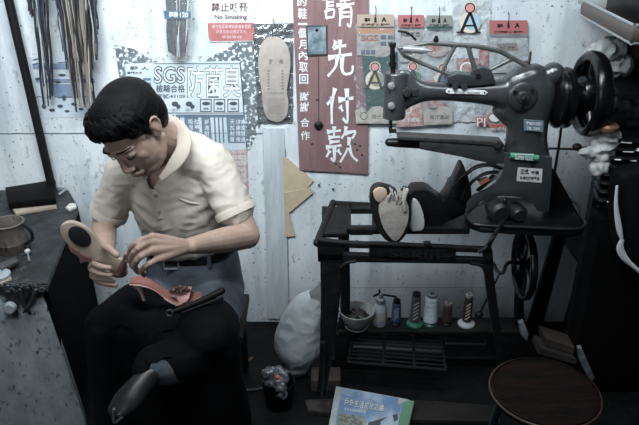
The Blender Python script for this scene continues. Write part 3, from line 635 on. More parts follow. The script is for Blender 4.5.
bm = BM(); tube(bm, [W(549, 148.5, YM), W(570, 149, YM), W(582, 150, YM)], .0035, 8, 1); ell(bm, W(577, 147, YM - .01), (.014, .014, .012)); ell(bm, W(585, 151, YM), (.02, .012, .014)); obj('winder_rod', bm, BLK(), mach)
bm = BM(); outline(bm, ((551, 168), (556, 172), (586, 228), (583, 233), (550, 229)), YM + .02, .05, .003); obj('belt_guard', bm, M('guard_black', (.003, .003, .0035), .5, spec=.15), mach)
# glue tube on the base
bm = BM(); a = W(510, 155.6, Yb + .0); b = W(538, 158, Yb + .0); tube(bm, [a, a * .7 + b * .3, b], [(.009, .009), (.010, .010), (.010, .009)], 14, 1); gt = obj('glue_tube', bm, M('tube_green', (.05, .26, .15), .35), None, label='small green glue tube lying on the machine base', cat='tube')
bm = BM(); write(bm, 'SUPER GLUE', 515, 155.4, 533, 159.4, Yb - .0105, .02, roll=1.2); patch(bm, 514, 153.8, 534, 155, Yb - .0102)
flat('tube_lettering', bm, WHT(), gt)
# ================================================================== TREADLE STAND
ZT = .65; YF = -.57; YK = -.27
stand = thing('treadle_stand', 'black cast iron treadle stand carrying the grey sewing machine', 'machine stand', W(410, 395, YF))
IR = lambda: M('stand_iron', (.0045, .005, .0055), .45, .1, spec=.25, c2=(.009, .0095, .010), nscale=30, bump=.2, bscale=50)
bm = BM()
for p in (((318, 240), (345, 243.4), (492, 249.4), (492, 253.4), (318, 247)), ((318, 253.5), (345, 255), (492, 260), (492, 264.4), (318, 262)), ((317, 241), (345, 243.4), (342.6, 262), (318, 262)), ((369.6, 244), (456, 247.6), (456, 263), (369.6, 258)), ((485, 249), (492, 249.3), (494, 265), (485, 264))):
    outline(bm, p, YF, .022, .0015)
outline(bm, ((424, 248), (424, 244), (431, 243.6), (432, 248)), YF, .02, .001)
fr = obj('front_rail', bm, IR(), stand)
bm = BM(); write(bm, 'Seking', 388, 249.5, 452, 259.5, YF - .0012, .02, roll=2.4); flat('rail_lettering', bm, M('relief_grey', (.012, .013, .014), .4), fr)
bm = BM()
for q in ((W(333, 203, YK), W(372, 205, YK)), (W(372, 205, YK), W(470, 208, YK))): limb(bm, q, .009, 8, 1, cap=True)
limb(bm, [W(333, 203, YK), WZ(317, 243, ZT)], .012, 8, 1); limb(bm, [WZ(342, 228, ZT), WZ(372, 229, ZT), WZ(405, 230, ZT)], .008, 8, 1)
box2(bm, WZ(322, 238, ZT - .01), WZ(345, 206, ZT + .005), .003)
for pq in (((337, 204), (351, 204), (351, 229), (342, 229)), ((350, 204), (373, 205), (373, 209), (350, 209)), ((372, 205), (470, 207), (470, 229), (372, 229)), ((350, 225), (373, 225), (373, 230), (350, 230))):
    prism(bm, [WZ(x, y, ZT) for x, y in pq], (0, 0, -.018))
obj('top_frame', bm, IR(), stand)
def leg(rows, name='leg', Y=YF):
    bm = BM(); limb(bm, [W(a, b, Y) for a, b, r in rows], [(S(r, a, b, Y), .014) for a, b, r in rows], 10, 3, (0, 1, 0)); return obj(name, bm, IR(), stand)
def cast_leg(pts):
    bm = BM(); outline(bm, pts, YF + .001, .024, .003); return obj('leg', bm, IR(), stand)
cast_leg(((320, 250), (343, 252), (342, 268), (340, 300), (335, 345), (329, 376), (327, 395), (317, 395), (319, 376), (320, 345), (321, 300)))
cast_leg(((483, 252), (493, 252), (494, 275), (497, 300), (502, 340), (509, 388), (501, 388), (495, 340), (488, 300), (485, 275)))
bm = BM(); tube(bm, [W(323, 342, YF - .02), W(322, 368, YF - .02), W(320, 394, YF - .02)], .010, 12, 2); obj('front_tube', bm, IR(), stand)
leg([(343, 225, 6), (345, 270, 5), (345, 312, 5), (342, 330, 5)], Y=YK - .02)
leg([(522, 225, 6), (520, 270, 5), (519, 312, 5), (522, 334, 5)], Y=YK - .02)
bm = BM(); tube(bm, [W(478, 252, YF), W(488, 246, YF), (W(493, 237, YF)), W(503, 222, YF + .08)], .007, 8, 3)
obj('corner_brace', bm, IR(), stand); bm = BM()
tube(bm, [W(341, 268, YF), W(346, 263, YF), W(356, 261, YF)], .006, 8, 3); obj('corner_brace', bm, IR(), stand); bm = BM(); tube(bm, [W(470, 263, YF), W(482, 266, YF), W(487, 275, YF)], .006, 8, 3); obj('corner_brace', bm, IR(), stand)
bm = BM(); box2(bm, W(330, 356, YK) , W(512, 362, YK) + V((0, -.02, 0)), .003); obj('cross_bar', bm, IR(), stand)
# big wheel
wc = W(524, 264, -.36); bm = BM(); R = S(34, 524, 264, -.36); ringtorus(bm, wc, R, .009, (1, 0, 0), 44, 10, 1.4)
for q in range(6):
    a = q * math.pi / 3 + .2; limb(bm, [wc, wc + V((0, math.cos(a), math.sin(a))) * R * .5 + V((.006, 0, 0)), wc + V((0, math.cos(a), math.sin(a))) * R], [.008, .006, .005], 8, 3)
lathe(bm, wc - V((.02, 0, 0)), ((0, 0), (.02, 0), (.02, .04), (0, .04)), (1, 0, 0), 16); obj('drive_wheel', bm, WB(), stand)
bm = BM(); tube(bm, [W(485, 262, -.42), W(493, 263, -.42), W(497, 271, -.44), W(503, 273, -.45), W(506, 265, -.42), W(512, 262, -.40), W(524, 264, -.37)], .006, 8, 3); obj('crank', bm, IR(), stand)
bm = BM(); tube(bm, [W(500, 273, -.45), W(479, 315, -.46)], .0032, 8, 1); ell(bm, W(479, 315, -.46), (.014, .014, .014)); obj('pitman_rod', bm, IR(), stand)
# treadle grille on a level plane
ZP = .12; q = [WZ(354, 326, ZP), WZ(440, 329, ZP), WZ(446, 370, ZP), WZ(349, 362, ZP)]
def qp(u, t): return (q[0] * (1 - u) + q[1] * u) * (1 - t) + (q[3] * (1 - u) + q[2] * u) * t
tr = bpy.data.objects.new('treadle', None)
bm = BM()
for a, b in ((0, 0), (1, 0), (1, 1), (0, 1)): pass
for a, b in (((0, 0), (1, 0)), ((1, 0), (1, 1)), ((1, 1), (0, 1)), ((0, 1), (0, 0)), ((.36, 0), (.36, 1)), ((.68, 0), (.68, 1))): limb(bm, [qp(*a), qp(*b)], [(.007, .006)] * 2, 8, 1)
for x in (.46, .54): limb(bm, [qp(0, x), qp(1, x)], [(.012, .005)] * 2, 8, 1)
TB = M('treadle_iron', (.0055, .006, .007), .45, .1, spec=.25, bump=.2)
trd = obj('treadle', bm, TB, stand)
for t_ in (.08, .16, .24, .32, .40, .62, .71, .80, .90):
    bm = BM(); limb(bm, [qp(.02, t_), qp(.98, t_)], [(.0042, .004)] * 2, 8, 1); obj('slat', bm, TB, trd)
bm = BM(); e = [WZ(444, 326, ZP), WZ(484, 328, ZP), WZ(486, 345, ZP), WZ(446, 344, ZP)]
for i in range(4): limb(bm, [e[i], e[(i + 1) % 4]], .007, 8, 1)
obj('pedal_frame', bm, TB, stand)
# --- shelf plank with spools
ZS = .17
bm = BM(); box2(bm, (W(338, 318, -.2).x, -.315, ZS - .014), (W(516, 318, -.2).x, -.225, ZS), .003)
obj('plank', bm, M('plank_dark', (.003, .003, .003), .7, spec=.2, c2=(.014, .013, .012), nscale=10), label='dark plank carrying the thread spools behind the treadle', cat='plank')
for sx in (345, 505):
    bm = BM(); box2(bm, (W(sx, 318, -.2).x - .04, -.31, .0), (W(sx, 318, -.2).x + .04, -.232, ZS - .015), .004)
    obj('wood_block', bm, BLK(), label='dark block under the %s end of the spool plank' % ('left' if sx == 345 else 'right'), cat='block')
YS = -.27
def spool(label, x, yt, yb, w, col, cap=None, basec=None, basew=None, band=None):
    t = thing('thread_spool', label, 'thread spool', V((W(x, yb, YS).x, YS, ZS)), 'thread spools lined up on the dark plank')
    c = V((W(x, yb, YS).x, YS, ZS)); h = (W(x, yt + 2, YS).z - W(x, yb, YS).z); r = S(w / 2, x, yb, YS)
    bw = S((basew or w + 1) / 2, x, yb, YS)
    bm = BM(); lathe(bm, c, ((0, 0), (bw, 0), (bw, .006), (bw * .7, .012), (r * .7, .016), (0, .016)), (0, 0, 1), 24); obj('base', bm, basec or BLK(), t)
    m = M('thread_' + str(len(MT)), col, .5, c2=tuple(min(1, v * 1.6 + .01) for v in col), nscale=1, stretch=(20, 20, 400), bump=.2)
    prof = [(r * .6, .010), (r, .018)]
    N_ = 16
    for i in range(N_ + 1): prof.append((r * (1 + .05 * (i % 2)) * (1 - .10 * i / N_), .018 + (h - .034) * i / N_))
    prof += [(r * .8, h - .012), (0, h - .012)]
    bm = BM(); lathe(bm, c, prof, (0, 0, 1), 24); th = obj('thread', bm, m, t)
    bm = BM(); lathe(bm, c + V((0, 0, h - .014)), ((0, 0), (r * .72, 0), (r * .80, .003), (r * .78, .012), (r * .35, .013), (r * .3, .006), (0, .006)), (0, 0, 1), 20); obj('cap', bm, cap or BLK(), t)
    if band:
        bm = BM()
        for i in range(5): 
            z = .03 + (h - .06) * i / 5
            limb(bm, [c + V((-r * .5, -r * .93, z)), c + V((r * .3, -r * 1.02, z + .012))], .0028, 6, 1)
        obj('wound_strand', bm, band, th)
    return t
spool('blue thread spool with a dark cap beside the spray bottle', 396, 291, 318, 9.5, (.035, .055, .13), band=M('strand_blue', (.16, .20, .30)))
spool('dark grey thread cone on a green base, between the blue and the white spools', 415, 286, 320, 10, (.05, .06, .06), basec=M('base_green', (.02, .12, .07), .4), basew=17, band=M('strand_grey', (.25, .28, .28)))
spool('large white thread cone in the middle of the row', 430.5, 286, 319, 14, (.46, .53, .54), cap=M('cap_grey', (.16, .19, .19)), basec=M('base_dgreen', (.02, .07, .05), .4))
spool('small dark brown thread spool right of the white cone', 447, 295, 319, 9.5, (.035, .02, .018), cap=M('cap_tan', (.22, .19, .16)))
spool('black and tan thread spool on a clear pale base, right end of the row', 466.5, 288.5, 321, 9, (.025, .022, .02), cap=M('cap_white', (.45, .42, .40)), basec=M('base_clear', (.42, .45, .46), .25), basew=17, band=M('strand_tan', (.35, .28, .20)))
# spray bottle
c = V((W(380, 316, YS).x, YS, ZS)); t = thing('spray_bottle', 'small white and blue oil spray bottle with a dark trigger', 'bottle', c)
r = S(7, 380, 310, YS); bm = BM(); lathe(bm, c, ((0, 0), (r * .9, 0), (r, .005), (r, .07), (r * .8, .083), (r * .5, .092), (r * .5, .098), (0, .098)), (0, 0, 1), 24); bb = obj('bottle_body', bm, M('bottle_plastic', (.40, .45, .50), .3), t)
bm = BM(); lathe(bm, c, ((r * 1.02, .022), (r * 1.03, .022), (r * 1.03, .062), (r * 1.02, .062)), (0, 0, 1), 24); obj('bottle_label', bm, M('bottle_label', (.42, .41, .36), .5, c2=(.10, .14, .26), nscale=20, nlo=.5, nhi=.55), bb)
bm = BM(); lathe(bm, c + V((0, 0, .095)), ((0, 0), (r * .7, 0), (r * .7, .014), (r * .35, .018), (r * .3, .034), (0, .04)), (0, 0, 1), 18); obj('metal_cap', bm, STEEL(), t)
bm = BM(); z0 = c + V((0, 0, .118)); tube(bm, [z0 + V((-.028, -.004, .002)), z0 + V((-.01, 0, .008)), z0 + V((.02, 0, .004)), z0 + V((.055, -.01, .004))], .0042, 8, 3); tube(bm, [z0 + V((-.004, 0, 0)), z0 + V((-.006, 0, .026))], .004, 8, 1); obj('trigger', bm, BLK(), t)
# bowls
c = V((W(357, 310, -.30).x, -.30, ZS)); t = thing('enamel_bowl', 'white enamel bowl of dark scraps, upper of the stacked pair', 'bowl', c + V((0, 0, .018)))
r = S(17.5, 357, 297, -.30); bm = BM(); lathe(bm, c + V((0, 0, .018)), ((0, 0), (r * .5, 0), (r * .75, .016), (r * .95, .045), (r * 1.02, .062), (r * .96, .062), (r * .88, .045), (r * .68, .02), (0, .008)), (0, 0, 1), 32); obj('bowl', bm, M('old_enamel', (.38, .40, .39), .35, c2=(.22, .22, .21), nscale=18), t)
bm = BM(); random.seed(5)
for i in range(60):
    a = random.uniform(0, 6.28); d = random.uniform(0, r * .75); box(bm, c + V((d * math.cos(a), d * math.sin(a), .048 + random.uniform(0, .012))), (.012, .008, .004), Matrix.Rotation(random.uniform(0, 3), 3, (random.random(), random.random(), 1)))
obj('dark_scraps', bm, M('scraps', (.02, .018, .017), .5, c2=(.08, .07, .06), nscale=60), smooth=False, label='dark leather scraps filling the enamel bowl', cat='scraps', kind='stuff')
bm = BM(); lathe(bm, c, ((0, 0), (r * .45, 0), (r * .62, .010), (r * .70, .016), (r * .64, .016), (r * .5, .008), (0, .004)), (0, 0, 1), 28); obj('enamel_bowl', bm, M('old_enamel2', (.2, .2, .2)), label='smaller enamel dish under the bowl of scraps', cat='bowl')
# --- shoes & leather standing on the stand top
t = thing('worn_shoe', 'worn shoe with a pale insole standing toe down against the stand rail', 'shoe', W(390, 243, -.50))
bm = BM(); outline(bm, ((371, 192), (378, 186.5), (391, 189), (400, 194), (407, 190), (411, 200), (411.5, 222), (405, 237), (396.5, 244), (386, 241), (377, 229), (372, 213), (370, 203)), -.505, .04, .006, 3); obj('shoe_shell', bm, M('shoe_dark', (.006, .0055, .005), .5), t)
bm = BM(); outline(bm, ((380, 203), (386, 196), (396, 197), (403, 196.5), (408.5, 207), (408, 222), (402, 235.5), (396, 241.5), (389.5, 237), (383, 227), (378.8, 213)), -.51, .008, .002, 3); obj('insole', bm, M('insole_grey', (.36, .335, .315), .75, c2=(.28, .26, .24), nscale=22, bump=.4, bscale=30), t)
bm = BM(); outline(bm, ((373, 192.5), (379, 188), (386, 190), (387, 196), (381, 202), (376, 201)), -.512, .02, .003, 2); obj('heel_pad', bm, M('pad_tan', (.45, .34, .26), .7), t)
bm = BM(); random.seed(2)
for i in range(7): a = W(390 + i * 2.4, 188 + (i % 3) * 2, -.508); limb(bm, [a, a + V((random.uniform(-.01, .01), -.006, -.02)), a + V((random.uniform(-.012, .012), 0, -.04))], .003, 6, 3)
limb(bm, [W(407, 190, -.512), W(404, 200, -.515), W(405, 210, -.512)], .006, 8, 3); obj('torn_lining', bm, M('lining_pale', (.36, .34, .32), .8), t)
bm = BM(); outline(bm, ((412, 203), (416, 200), (421, 207), (424.5, 220), (423.5, 229.5), (417, 231.5), (411, 229)), -.47, .014, .004, 3)
obj('shoe_sole', bm, M('sole_pale', (.44, .44, .43), .6), label='pale narrow shoe sole right of the worn shoe', cat='shoe sole')
bm = BM(); outline(bm, ((409, 196), (420, 190), (431, 192), (443, 201), (452, 186), (460, 182), (466, 200), (463, 211), (450, 219), (438, 228), (426, 231), (414, 231)), -.44, .07, .004, 2)
me = mesh_from(bm, 'leather_bag'); obj('leather_piece', None, M('black_leather', (.0045, .0045, .005), .42, spec=.3, bump=.5, bscale=25), me=me, label='black leather piece heaped between the worn shoe and the machine', cat='leather')
t = thing('leather_bag', 'black leather bag slumped against the left of the machine base', 'bag', WZ(452, 224, .655))
bm = BM(); outline(bm, ((461, 166), (466, 171), (470, 184), (472, 198), (466, 209), (464, 215), (442, 224), (438, 219), (448, 196)), -.435, .055, .004, 2); me = mesh_from(bm, 'b'); obj('bag_body', None, MT['black_leather'], t, me=me)
bm = BM(); 
tube(bm, [W(456, 197, -.44), W(463, 178, -.45), W(476, 167, -.45), W(490, 165, -.44), W(500, 168, -.43)], [(.014, .006)] * 5, 8, 4)
tube(bm, [W(463, 199, -.45), W(470, 184, -.46), W(484, 174, -.46), W(497, 172, -.44)], [(.010, .005)] * 4, 8, 4)
tube(bm, [W(478, 190, -.44), W(488, 182, -.45), W(494, 176, -.44)], [(.012, .006)] * 3, 8, 4)
obj('bag_strap', bm, MT['black_leather'], t)
bm = BM(); outline(bm, ((477, 180), (487, 176.5), (490, 180), (481, 186)), -.462, .004, .001); obj('red_tab', bm, M('tab_red', (.30, .12, .09), .6), t, label='small reddish tab')
t['label'] = 'black leather bag with curved straps slumped against the left of the machine base'
# ================================================================== RIGHT SIDE
rk = thing('storage_rack', 'black steel angle rack loaded with clutter at the right edge', 'rack', V((W(600, 250, -.3).x, -.3, 0)))
def post(x, Y, z1):
    bm = BM(); box2(bm, (x, Y, 0), (x + .035, Y + .004, z1)); box2(bm, (x, Y, 0), (x + .004, Y + .035, z1)); return obj('post', bm, IR(), rk, smooth=False)
xL = W(598, 170, -.34).x
for (x, Y, zt_) in ((xL, -.34, W(604, 150, -.34).z), (xL + .14, -.05, 1.38), (xL + .55, -.34, 1.38)):
    p_ = post(x, Y, zt_)
    if Y == -.34 and x == xL:
        for i in range(26):
            pass
        bm = BM()
        for i in range(16): lathe(bm, V((x + .02, Y - .0005, .25 + i * .03)), ((0, .0005), (.005, .0005), (.005, 0)), (0, -1, 0), 8)
        flat('bolt_holes', bm, M('hole_grey', (.05, .055, .06), .8), p_)
SB = M('shelf_brown', (.012, .009, .008), .6, spec=.2, c2=(.03, .02, .018), nscale=10)
def shelf(z, x0, Y0=-.42, th=.02, mat=None):
    bm = BM(); box2(bm, (x0, Y0, z - th), (xL + .6, -.02, z), .002); return obj('shelf_board', bm, mat or IR(), rk)
z1 = W(610, 78, -.25).z; z2 = W(610, 132, -.25).z; z3 = W(600, 200, -.34).z
shelf(z1, xL - .0); shelf(z2, xL + .02, -.38)
shelf(.45, xL + .01, -.36)
# cabinet / dark panel in the lower rack
bm = BM(); box2(bm, (xL - .005, -.44, .0), (xL + .6, -.345, z3 - .02), .006)
obj('front_panel', bm, M('cabinet_black', (.0025, .0025, .003), .6, spec=.12, bump=.3, bscale=12), rk)
bm = BM(); a = W(583, 236, -.12); outline(bm, ((592, 232), (612, 232), (606, 330), (563, 330), (572, 300)), -.06, .02, .003)
obj('dark_board', bm, M('board_black', (.0035, .004, .004), .5, spec=.15), smooth=False, label='black board standing against the wall right of the leaning plank', cat='board')
bm = BM(); outline(bm, ((555, 232), (568, 232), (542, 330), (522, 345), (529, 322)), -.20, .02, .003); obj('leaning_plank', bm, M('plank_black', (.0035, .004, .0045), .5, spec=.15), smooth=False, label='black plank leaning behind the stand wheel', cat='plank')
# top drawer/tray
tr_ = thing('metal_tray', 'shallow metal edged wooden tray jutting out at the top right', 'tray', W(620, 26, -.45))
ze = W(612, 17, -.36).z
c1 = W(583, 6, -.20); c2_ = W(634, 27, -.62)
def trayp(z, dz): return [V((c1.x, c1.y, z)), V((c2_.x, c2_.y, z)), V((c2_.x + .5, c2_.y, z)), V((c1.x + .6, -.05, z)), V((c1.x + .12, -.05, z))]
bm = BM(); prism(bm, trayp(ze - .02, 0), (0, 0, .012), .002); obj('tray_bottom', bm, M('tray_wood', (.20, .165, .145), .6, c2=(.12, .10, .09), nscale=14), tr_)
bm = BM(); e1 = V((c1.x, c1.y, ze)); e2 = V((c2_.x, c2_.y, ze)); e3 = V((c2_.x + .5, c2_.y, ze))
limb(bm, [e1, e2], [(.006, .022)] * 2, 8, 1); limb(bm, [e2, e3], [(.006, .022)] * 2, 8, 1); obj('tray_wall', bm, M('tray_brown', (.085, .068, .06), .5), tr_)
bm = BM(); 
for dz in (-.022, .022): limb(bm, [e1 + V((0, 0, dz)), e2 + V((0, 0, dz)), e2 + V((.005, 0, dz)), e3 + V((0, 0, dz))], .0045, 8, 1)
obj('metal_edge', bm, STEEL(), tr_)
bm = BM(); box2(bm, (e2.x + .07, e2.y + .06, ze - .008), (e2.x + .42, -.24, ze + .10), .01); obj('dark_box', bm, M('box_black', (.004, .004, .0045), .4, spec=.2), label='black box lying in the metal edged tray', cat='box')
bm = BM(); box2(bm, (e1.x + .03, -.16, ze - .008), (e1.x + .12, -.06, ze + .03), .008); obj('pale_box', bm, M('box_pale', (.32, .35, .35), .6), label='small pale box at the back corner of the metal edged tray', cat='box')
bm = BM(); limb(bm, [W(618, 33, -.2), W(618, 50, -.2)], .012, 8, 1); limb(bm, [W(618, 33, -.2), W(660, 33, -.2)], .01, 8, 1)
obj('tray_bracket', bm, IR(), rk)
# crumpled paper & brown leather on the upper shelf
def blob(name, parts, mat, vox=.004, sm=2, amp=.011, sc=34, ridge=True, parent=None, seed=0, **k):
    bm = BM()
    for p in parts: ell(bm, p[0], p[1])
    me = fuse(bm, vox, sm); wrinkle(me, amp, sc, seed=seed, ridge=ridge); return obj(name, None, mat, parent, me=me, ang=70, **k)
pap = M('dirty_paper', (.50, .52, .52), .8, c2=(.33, .35, .35), nscale=30, bump=.5, bscale=40)
blob('paper_wad', [(W(610, 49, -.24), (.046, .045, .036))], pap, seed=1, label='round crumpled pale paper wad, topmost behind the black wheel', cat='paper')
blob('paper_wad', [(W(597, 53, -.24), (.036, .035, .026)), (W(587, 60, -.24), (.022, .03, .014))], pap, seed=2, label='flattened pale paper wad just behind the top of the black wheel', cat='paper')
blob('paper_wad', [(W(613, 66, -.24), (.04, .04, .034)), (W(621, 65, -.24), (.032, .04, .034))], pap, seed=3, label='crumpled pale paper wad resting on the shelf below the round one', cat='paper')
blob('leather_scrap', [(W(634, 50, -.16), (.07, .05, .06)), (W(660, 50, -.16), (.08, .05, .06))], M('brown_leather', (.09, .055, .045), .5, c2=(.05, .032, .028), nscale=12), seed=4, sc=12, label='brown leather piece on the rack behind the pale paper wads', cat='leather')
blob('film_bag', [(W(624, 112, -.24), (.10, .05, .05)), (W(655, 108, -.24), (.10, .06, .07))], M('dark_film', (.05, .06, .065), .3, bump=.6, c2=(.12, .14, .15), nscale=24), seed=7, sc=24, label='dark crumpled plastic bag on the rack above the strap rolls', cat='bag')
blob('grey_sack', [(W(603, 148, -.44), (.034, .03, .05)), (W(600, 166, -.44), (.028, .03, .03)), (W(589, 152, -.44), (.03, .02, .014)), (W(610, 138, -.44), (.03, .03, .03))], M('grey_plaster', (.48, .50, .49), .75, c2=(.30, .32, .32), nscale=30, bump=.5), seed=5, label='pale grey crumpled sack hanging left of the strap rolls', cat='sack')
bm = BM(); lathe(bm, W(607, 130, -.46), ((0, 0), (.028, 0), (.032, .006), (.032, .014), (.026, .02), (0, .02)), (0, 0, 1), 24); obj('copper_lid', bm, M('copper', (.33, .19, .12), .35, .5), label='small copper coloured round lid on the pale grey sack', cat='lid')
for i, (x, y) in enumerate(((593, 83), (604, 80), (598, 74), (607, 86), (611, 78))):
    pass
ml = M('tape_marks', (.70, .74, .76), .6)
poss = ['topmost', 'second from the top', 'third from the top', 'fourth from the top', 'fifth from the top', 'sixth from the top', 'seventh from the top', 'lowest']
for i in range(8):
    y = 136 + i * 8.4; c = W(626 - i * 1.6, y, -.42); bm = BM()
    limb(bm, [c + V((-.055, 0, 0)), c + V((.0, -.008, 0)), c + V((.09, 0, -.006))], [(.05, .0105)] * 3, 12, 3, (0, 0, 1)); 
    r_ = obj('strap_roll', bm, M('strap_black', (.004, .0045, .005), .4, spec=.25, bump=.3), label='black strap roll with pale marks, %s in the rack pile' % poss[i], cat='strap roll', group='strap rolls piled on the rack')
    bm = BM(); random.seed(40 + i)
    for k in range(3): 
        px = 609 + random.uniform(0, 10) + k * 7 - i * 1.2; a = c + V((random.uniform(-.045, .05), -.053, random.uniform(-.005, .007)))
        limb(bm, [a, a + V((random.uniform(.010, .028), -.003, random.uniform(-.004, .002)))], .0026, 6, 1)
    obj('pale_mark', bm, ml, r_)
# backpack with white piping
t = thing('backpack', 'black backpack with white piping hanging at the far right', 'bag', W(640, 275, -.52))
bm = BM(); outline(bm, ((618, 185), (640, 172), (700, 170), (700, 300), (645, 285), (626, 262), (619, 245)), -.54, .09, .02, 3); limb(bm, [W(645, 176, -.50), W(644, 160, -.46), W(643, 140, -.40)], [(.016, .004)] * 3, 8, 3, (0, 1, 0)); obj('bag_body', bm, M('pack_black', (.003, .0035, .004), .6, spec=.15), t)
bm = BM(); limb(bm, [W(617, 186, -.552), W(616, 205, -.552), W(619, 228, -.552), W(622, 240, -.552)], [(.004, .002), (.006, .003), (.009, .003), (.004, .003)], 8, 3, (0, 1, 0))
limb(bm, [W(622, 240, -.552), W(620, 248, -.552), W(624, 257, -.552), W(633, 266, -.552), W(643, 274, -.552)], [(.007, .003), (.011, .003), (.010, .003), (.006, .003), (.006, .003)], 8, 3, (0, 1, 0)); obj('white_piping', bm, M('piping_white', (.60, .64, .66), .5), t, label='white piping')
# planks on the floor behind the stool
for i, (pts, Y, lab, col) in enumerate(((((545, 338), (582, 350), (582, 357), (545, 346)), -.42, 'upper brown plank in the stack behind the round stool', (.03, .024, .021)), (((540, 348), (580, 360), (580, 366), (538, 354)), -.44, 'lower brown plank in the stack behind the round stool', (.02, .017, .016)))):
    bm = BM(); outline(bm, pts, Y, .08, .002); obj('plank', bm, M('plank%d' % i, col, .7, c2=tuple(v * 1.6 for v in col), nscale=10), smooth=False, label=lab, cat='plank', group='planks behind the stool')
for pts, lab in ((((578, 349), (582, 348), (595, 378), (591, 383), (580, 362)), 'pale grey folded rag at the right of the planks behind the stool'), (((519, 324), (524, 322), (529, 334), (527, 342), (521, 335)), 'small white rag hanging by the leg behind the stool')):
    bm = BM(); outline(bm, pts, -.50, .02, .003); obj('rag', bm, M('rag_pale', (.16, .18, .19), .7, c2=(.07, .08, .085), nscale=25), label=lab, cat='rag')
# round stool
c = WZ(545, 389, .45); t = thing('round_stool', 'round dark wooden stool with worn edge at the bottom right', 'stool', V((c.x, c.y, 0)))
R = .136; bm = BM(); lathe(bm, c, ((0, -.026), (R * .93, -.026), (R, -.020), (R * 1.01, -.008), (R * .985, -.001), (R * .955, 0), (R * .945, -.004), (0, -.005)), (0, 0, 1), 56); obj('seat', bm, M('stool_wood', (.005, .0036, .0032), .6, spec=.12, c2=(.013, .0075, .0055), nscale=9, stretch=(1, 5, 1), bump=.2), t)
bm = BM(); ringtorus(bm, c + V((0, 0, -.008)), R * 1.005, .0035, (0, 0, 1), 56, 8); obj('worn_rim', bm, M('rim_copper', (.07, .04, .03), .4), t)
for a in (45, 135, 225, 315):
    a = math.radians(a + 8); bm = BM(); tube(bm, [c + V((math.cos(a) * .10, math.sin(a) * .10, -.027)), V((c.x + math.cos(a) * .16, c.y + math.sin(a) * .16, 0))], .011, 10, 1); obj('leg', bm, M('leg_teal', (.006, .015, .015), .4), t)
bm = BM(); ringtorus(bm, V((c.x, c.y, .18)), .137, .006, (0, 0, 1), 40, 8); obj('foot_ring', bm, MT['leg_teal'], t)
# ================================================================== FLOOR
t = thing('plastic_bag', 'white translucent plastic carrier bag full of rubbish on the floor by the stand', 'bag', W(300, 372, -.33))
bm = BM(); Yb2 = -.33
limb(bm, [W(298, 362, Yb2), W(298, 346, Yb2), W(302, 325, Yb2), W(309, 305, Yb2), W(318, 293, Yb2)], [(.055, .05), (.085, .07), (.08, .065), (.06, .05), (.03, .03)], 22, 5, (0, 1, 0))
limb(bm, [W(312, 300, Yb2), W(318, 290, Yb2), W(325, 284, Yb2 + .02)], [(.03, .012), (.022, .008), (.02, .006)], 10, 3, (0, 1, 0))
me = fuse(bm, .005, 4); wrinkle(me, .012, 5, ridge=True, seed=3); wrinkle(me, .0025, 22, ridge=True, seed=8)
obj('bag_film', None, M('bag_white', (.46, .51, .53), .35, bump=.5, bscale=22, c2=(.36, .40, .42), nscale=6), t, me=me, ang=80)
bm = BM(); outline(bm, ((309, 292), (324, 279), (325, 318), (317, 324)), Yb2 - .03, .006, .002); obj('folded_paper', bm, M('paper_grey', (.30, .33, .34), .7, c2=(.22, .25, .26), nscale=10), label='folded greyish paper tucked between the bag and the stand leg', cat='paper')
t = thing('waste_bin', 'small black bin stuffed with crumpled clear film on the floor', 'bin', W(278, 405, -.50))
cb = V((W(279, 400, -.50).x, -.50, 0)); bm = BM(); lathe(bm, cb, ((0, 0), (.045, 0), (.055, .10), (.057, .10), (.052, .098), (.044, .01), (0, .01)), (0, 0, 1), 28); obj('bin_body', bm, M('bin_black', (.0035, .0035, .004), .4, spec=.2), t)
blob('crumpled_film', [(cb + V((-.01, -.0, .115)), (.045, .045, .028)), (cb + V((-.03, -.01, .13)), (.025, .02, .025)), (cb + V((.012, -.045, .09)), (.018, .012, .03))], M('film_shiny', (.10, .11, .12), .14, bump=1., bscale=40, spec=1.), amp=.014, sc=42, seed=9, label='shiny crumpled film stuffed in the small black bin', cat='film')
bm = BM(); ell(bm, cb + V((.0, -.03, .135)), (.012, .008, .009)); ell(bm, cb + V((.01, -.034, .127)), (.006, .006, .008)); obj('red_wrapper', bm, M('wrap_red', (.34, .13, .13), .35), label='small pinkish wrapper on the crumpled film', cat='wrapper')
bm = BM(); prism(bm, [WZ(x, y, .002) for x, y in ((267, 398), (284, 396), (278, 403), (273, 406))], (0, 0, .004), .001); obj('paper_scrap', bm, M('scrap', (.26, .26, .25), .8), label='pale triangular paper scrap on the floor in front of the black bin', cat='paper')
bm = BM(); box2(bm, WZ(311, 392, .0), WZ(340, 378, .0) + V((0, 0, .05)), .004); obj('wood_block', bm, M('block_wood', (.055, .045, .036), .8, c2=(.03, .024, .02), nscale=16), label='rough wooden block on the floor beside the left stand leg', cat='block')
bm = BM(); prism(bm, [WZ(x, y, .0) for x, y in ((305, 404), (336, 402), (338, 418), (308, 414))], (0, 0, .018), .003); obj('wood_scrap', bm, M('scrap_wood', (.05, .043, .037), .85, c2=(.01, .01, .009), nscale=28, bump=.8), label='chipped wood scrap on the floor left of the magazine', cat='wood')
bm = BM(); prism(bm, [WZ(x, y, .0) for x, y in ((404, 403), (498, 410), (500, 426), (402, 424))], (0, 0, .02), .003); obj('floor_board', bm, M('fl_board', (.02, .018, .017), .8, spec=.2, c2=(.012, .011, .010), nscale=12), label='dark grey board on the floor right of the magazine', cat='board')
bm = BM(); limb(bm, [WZ(236, 388, .004), WZ(252, 390, .005), WZ(272, 386, .004)], .004, 6, 4); obj('cord_scrap', bm, M('cordg', (.08, .08, .08), .7), label='thin grey cord scrap on the floor left of the black bin', cat='cord')
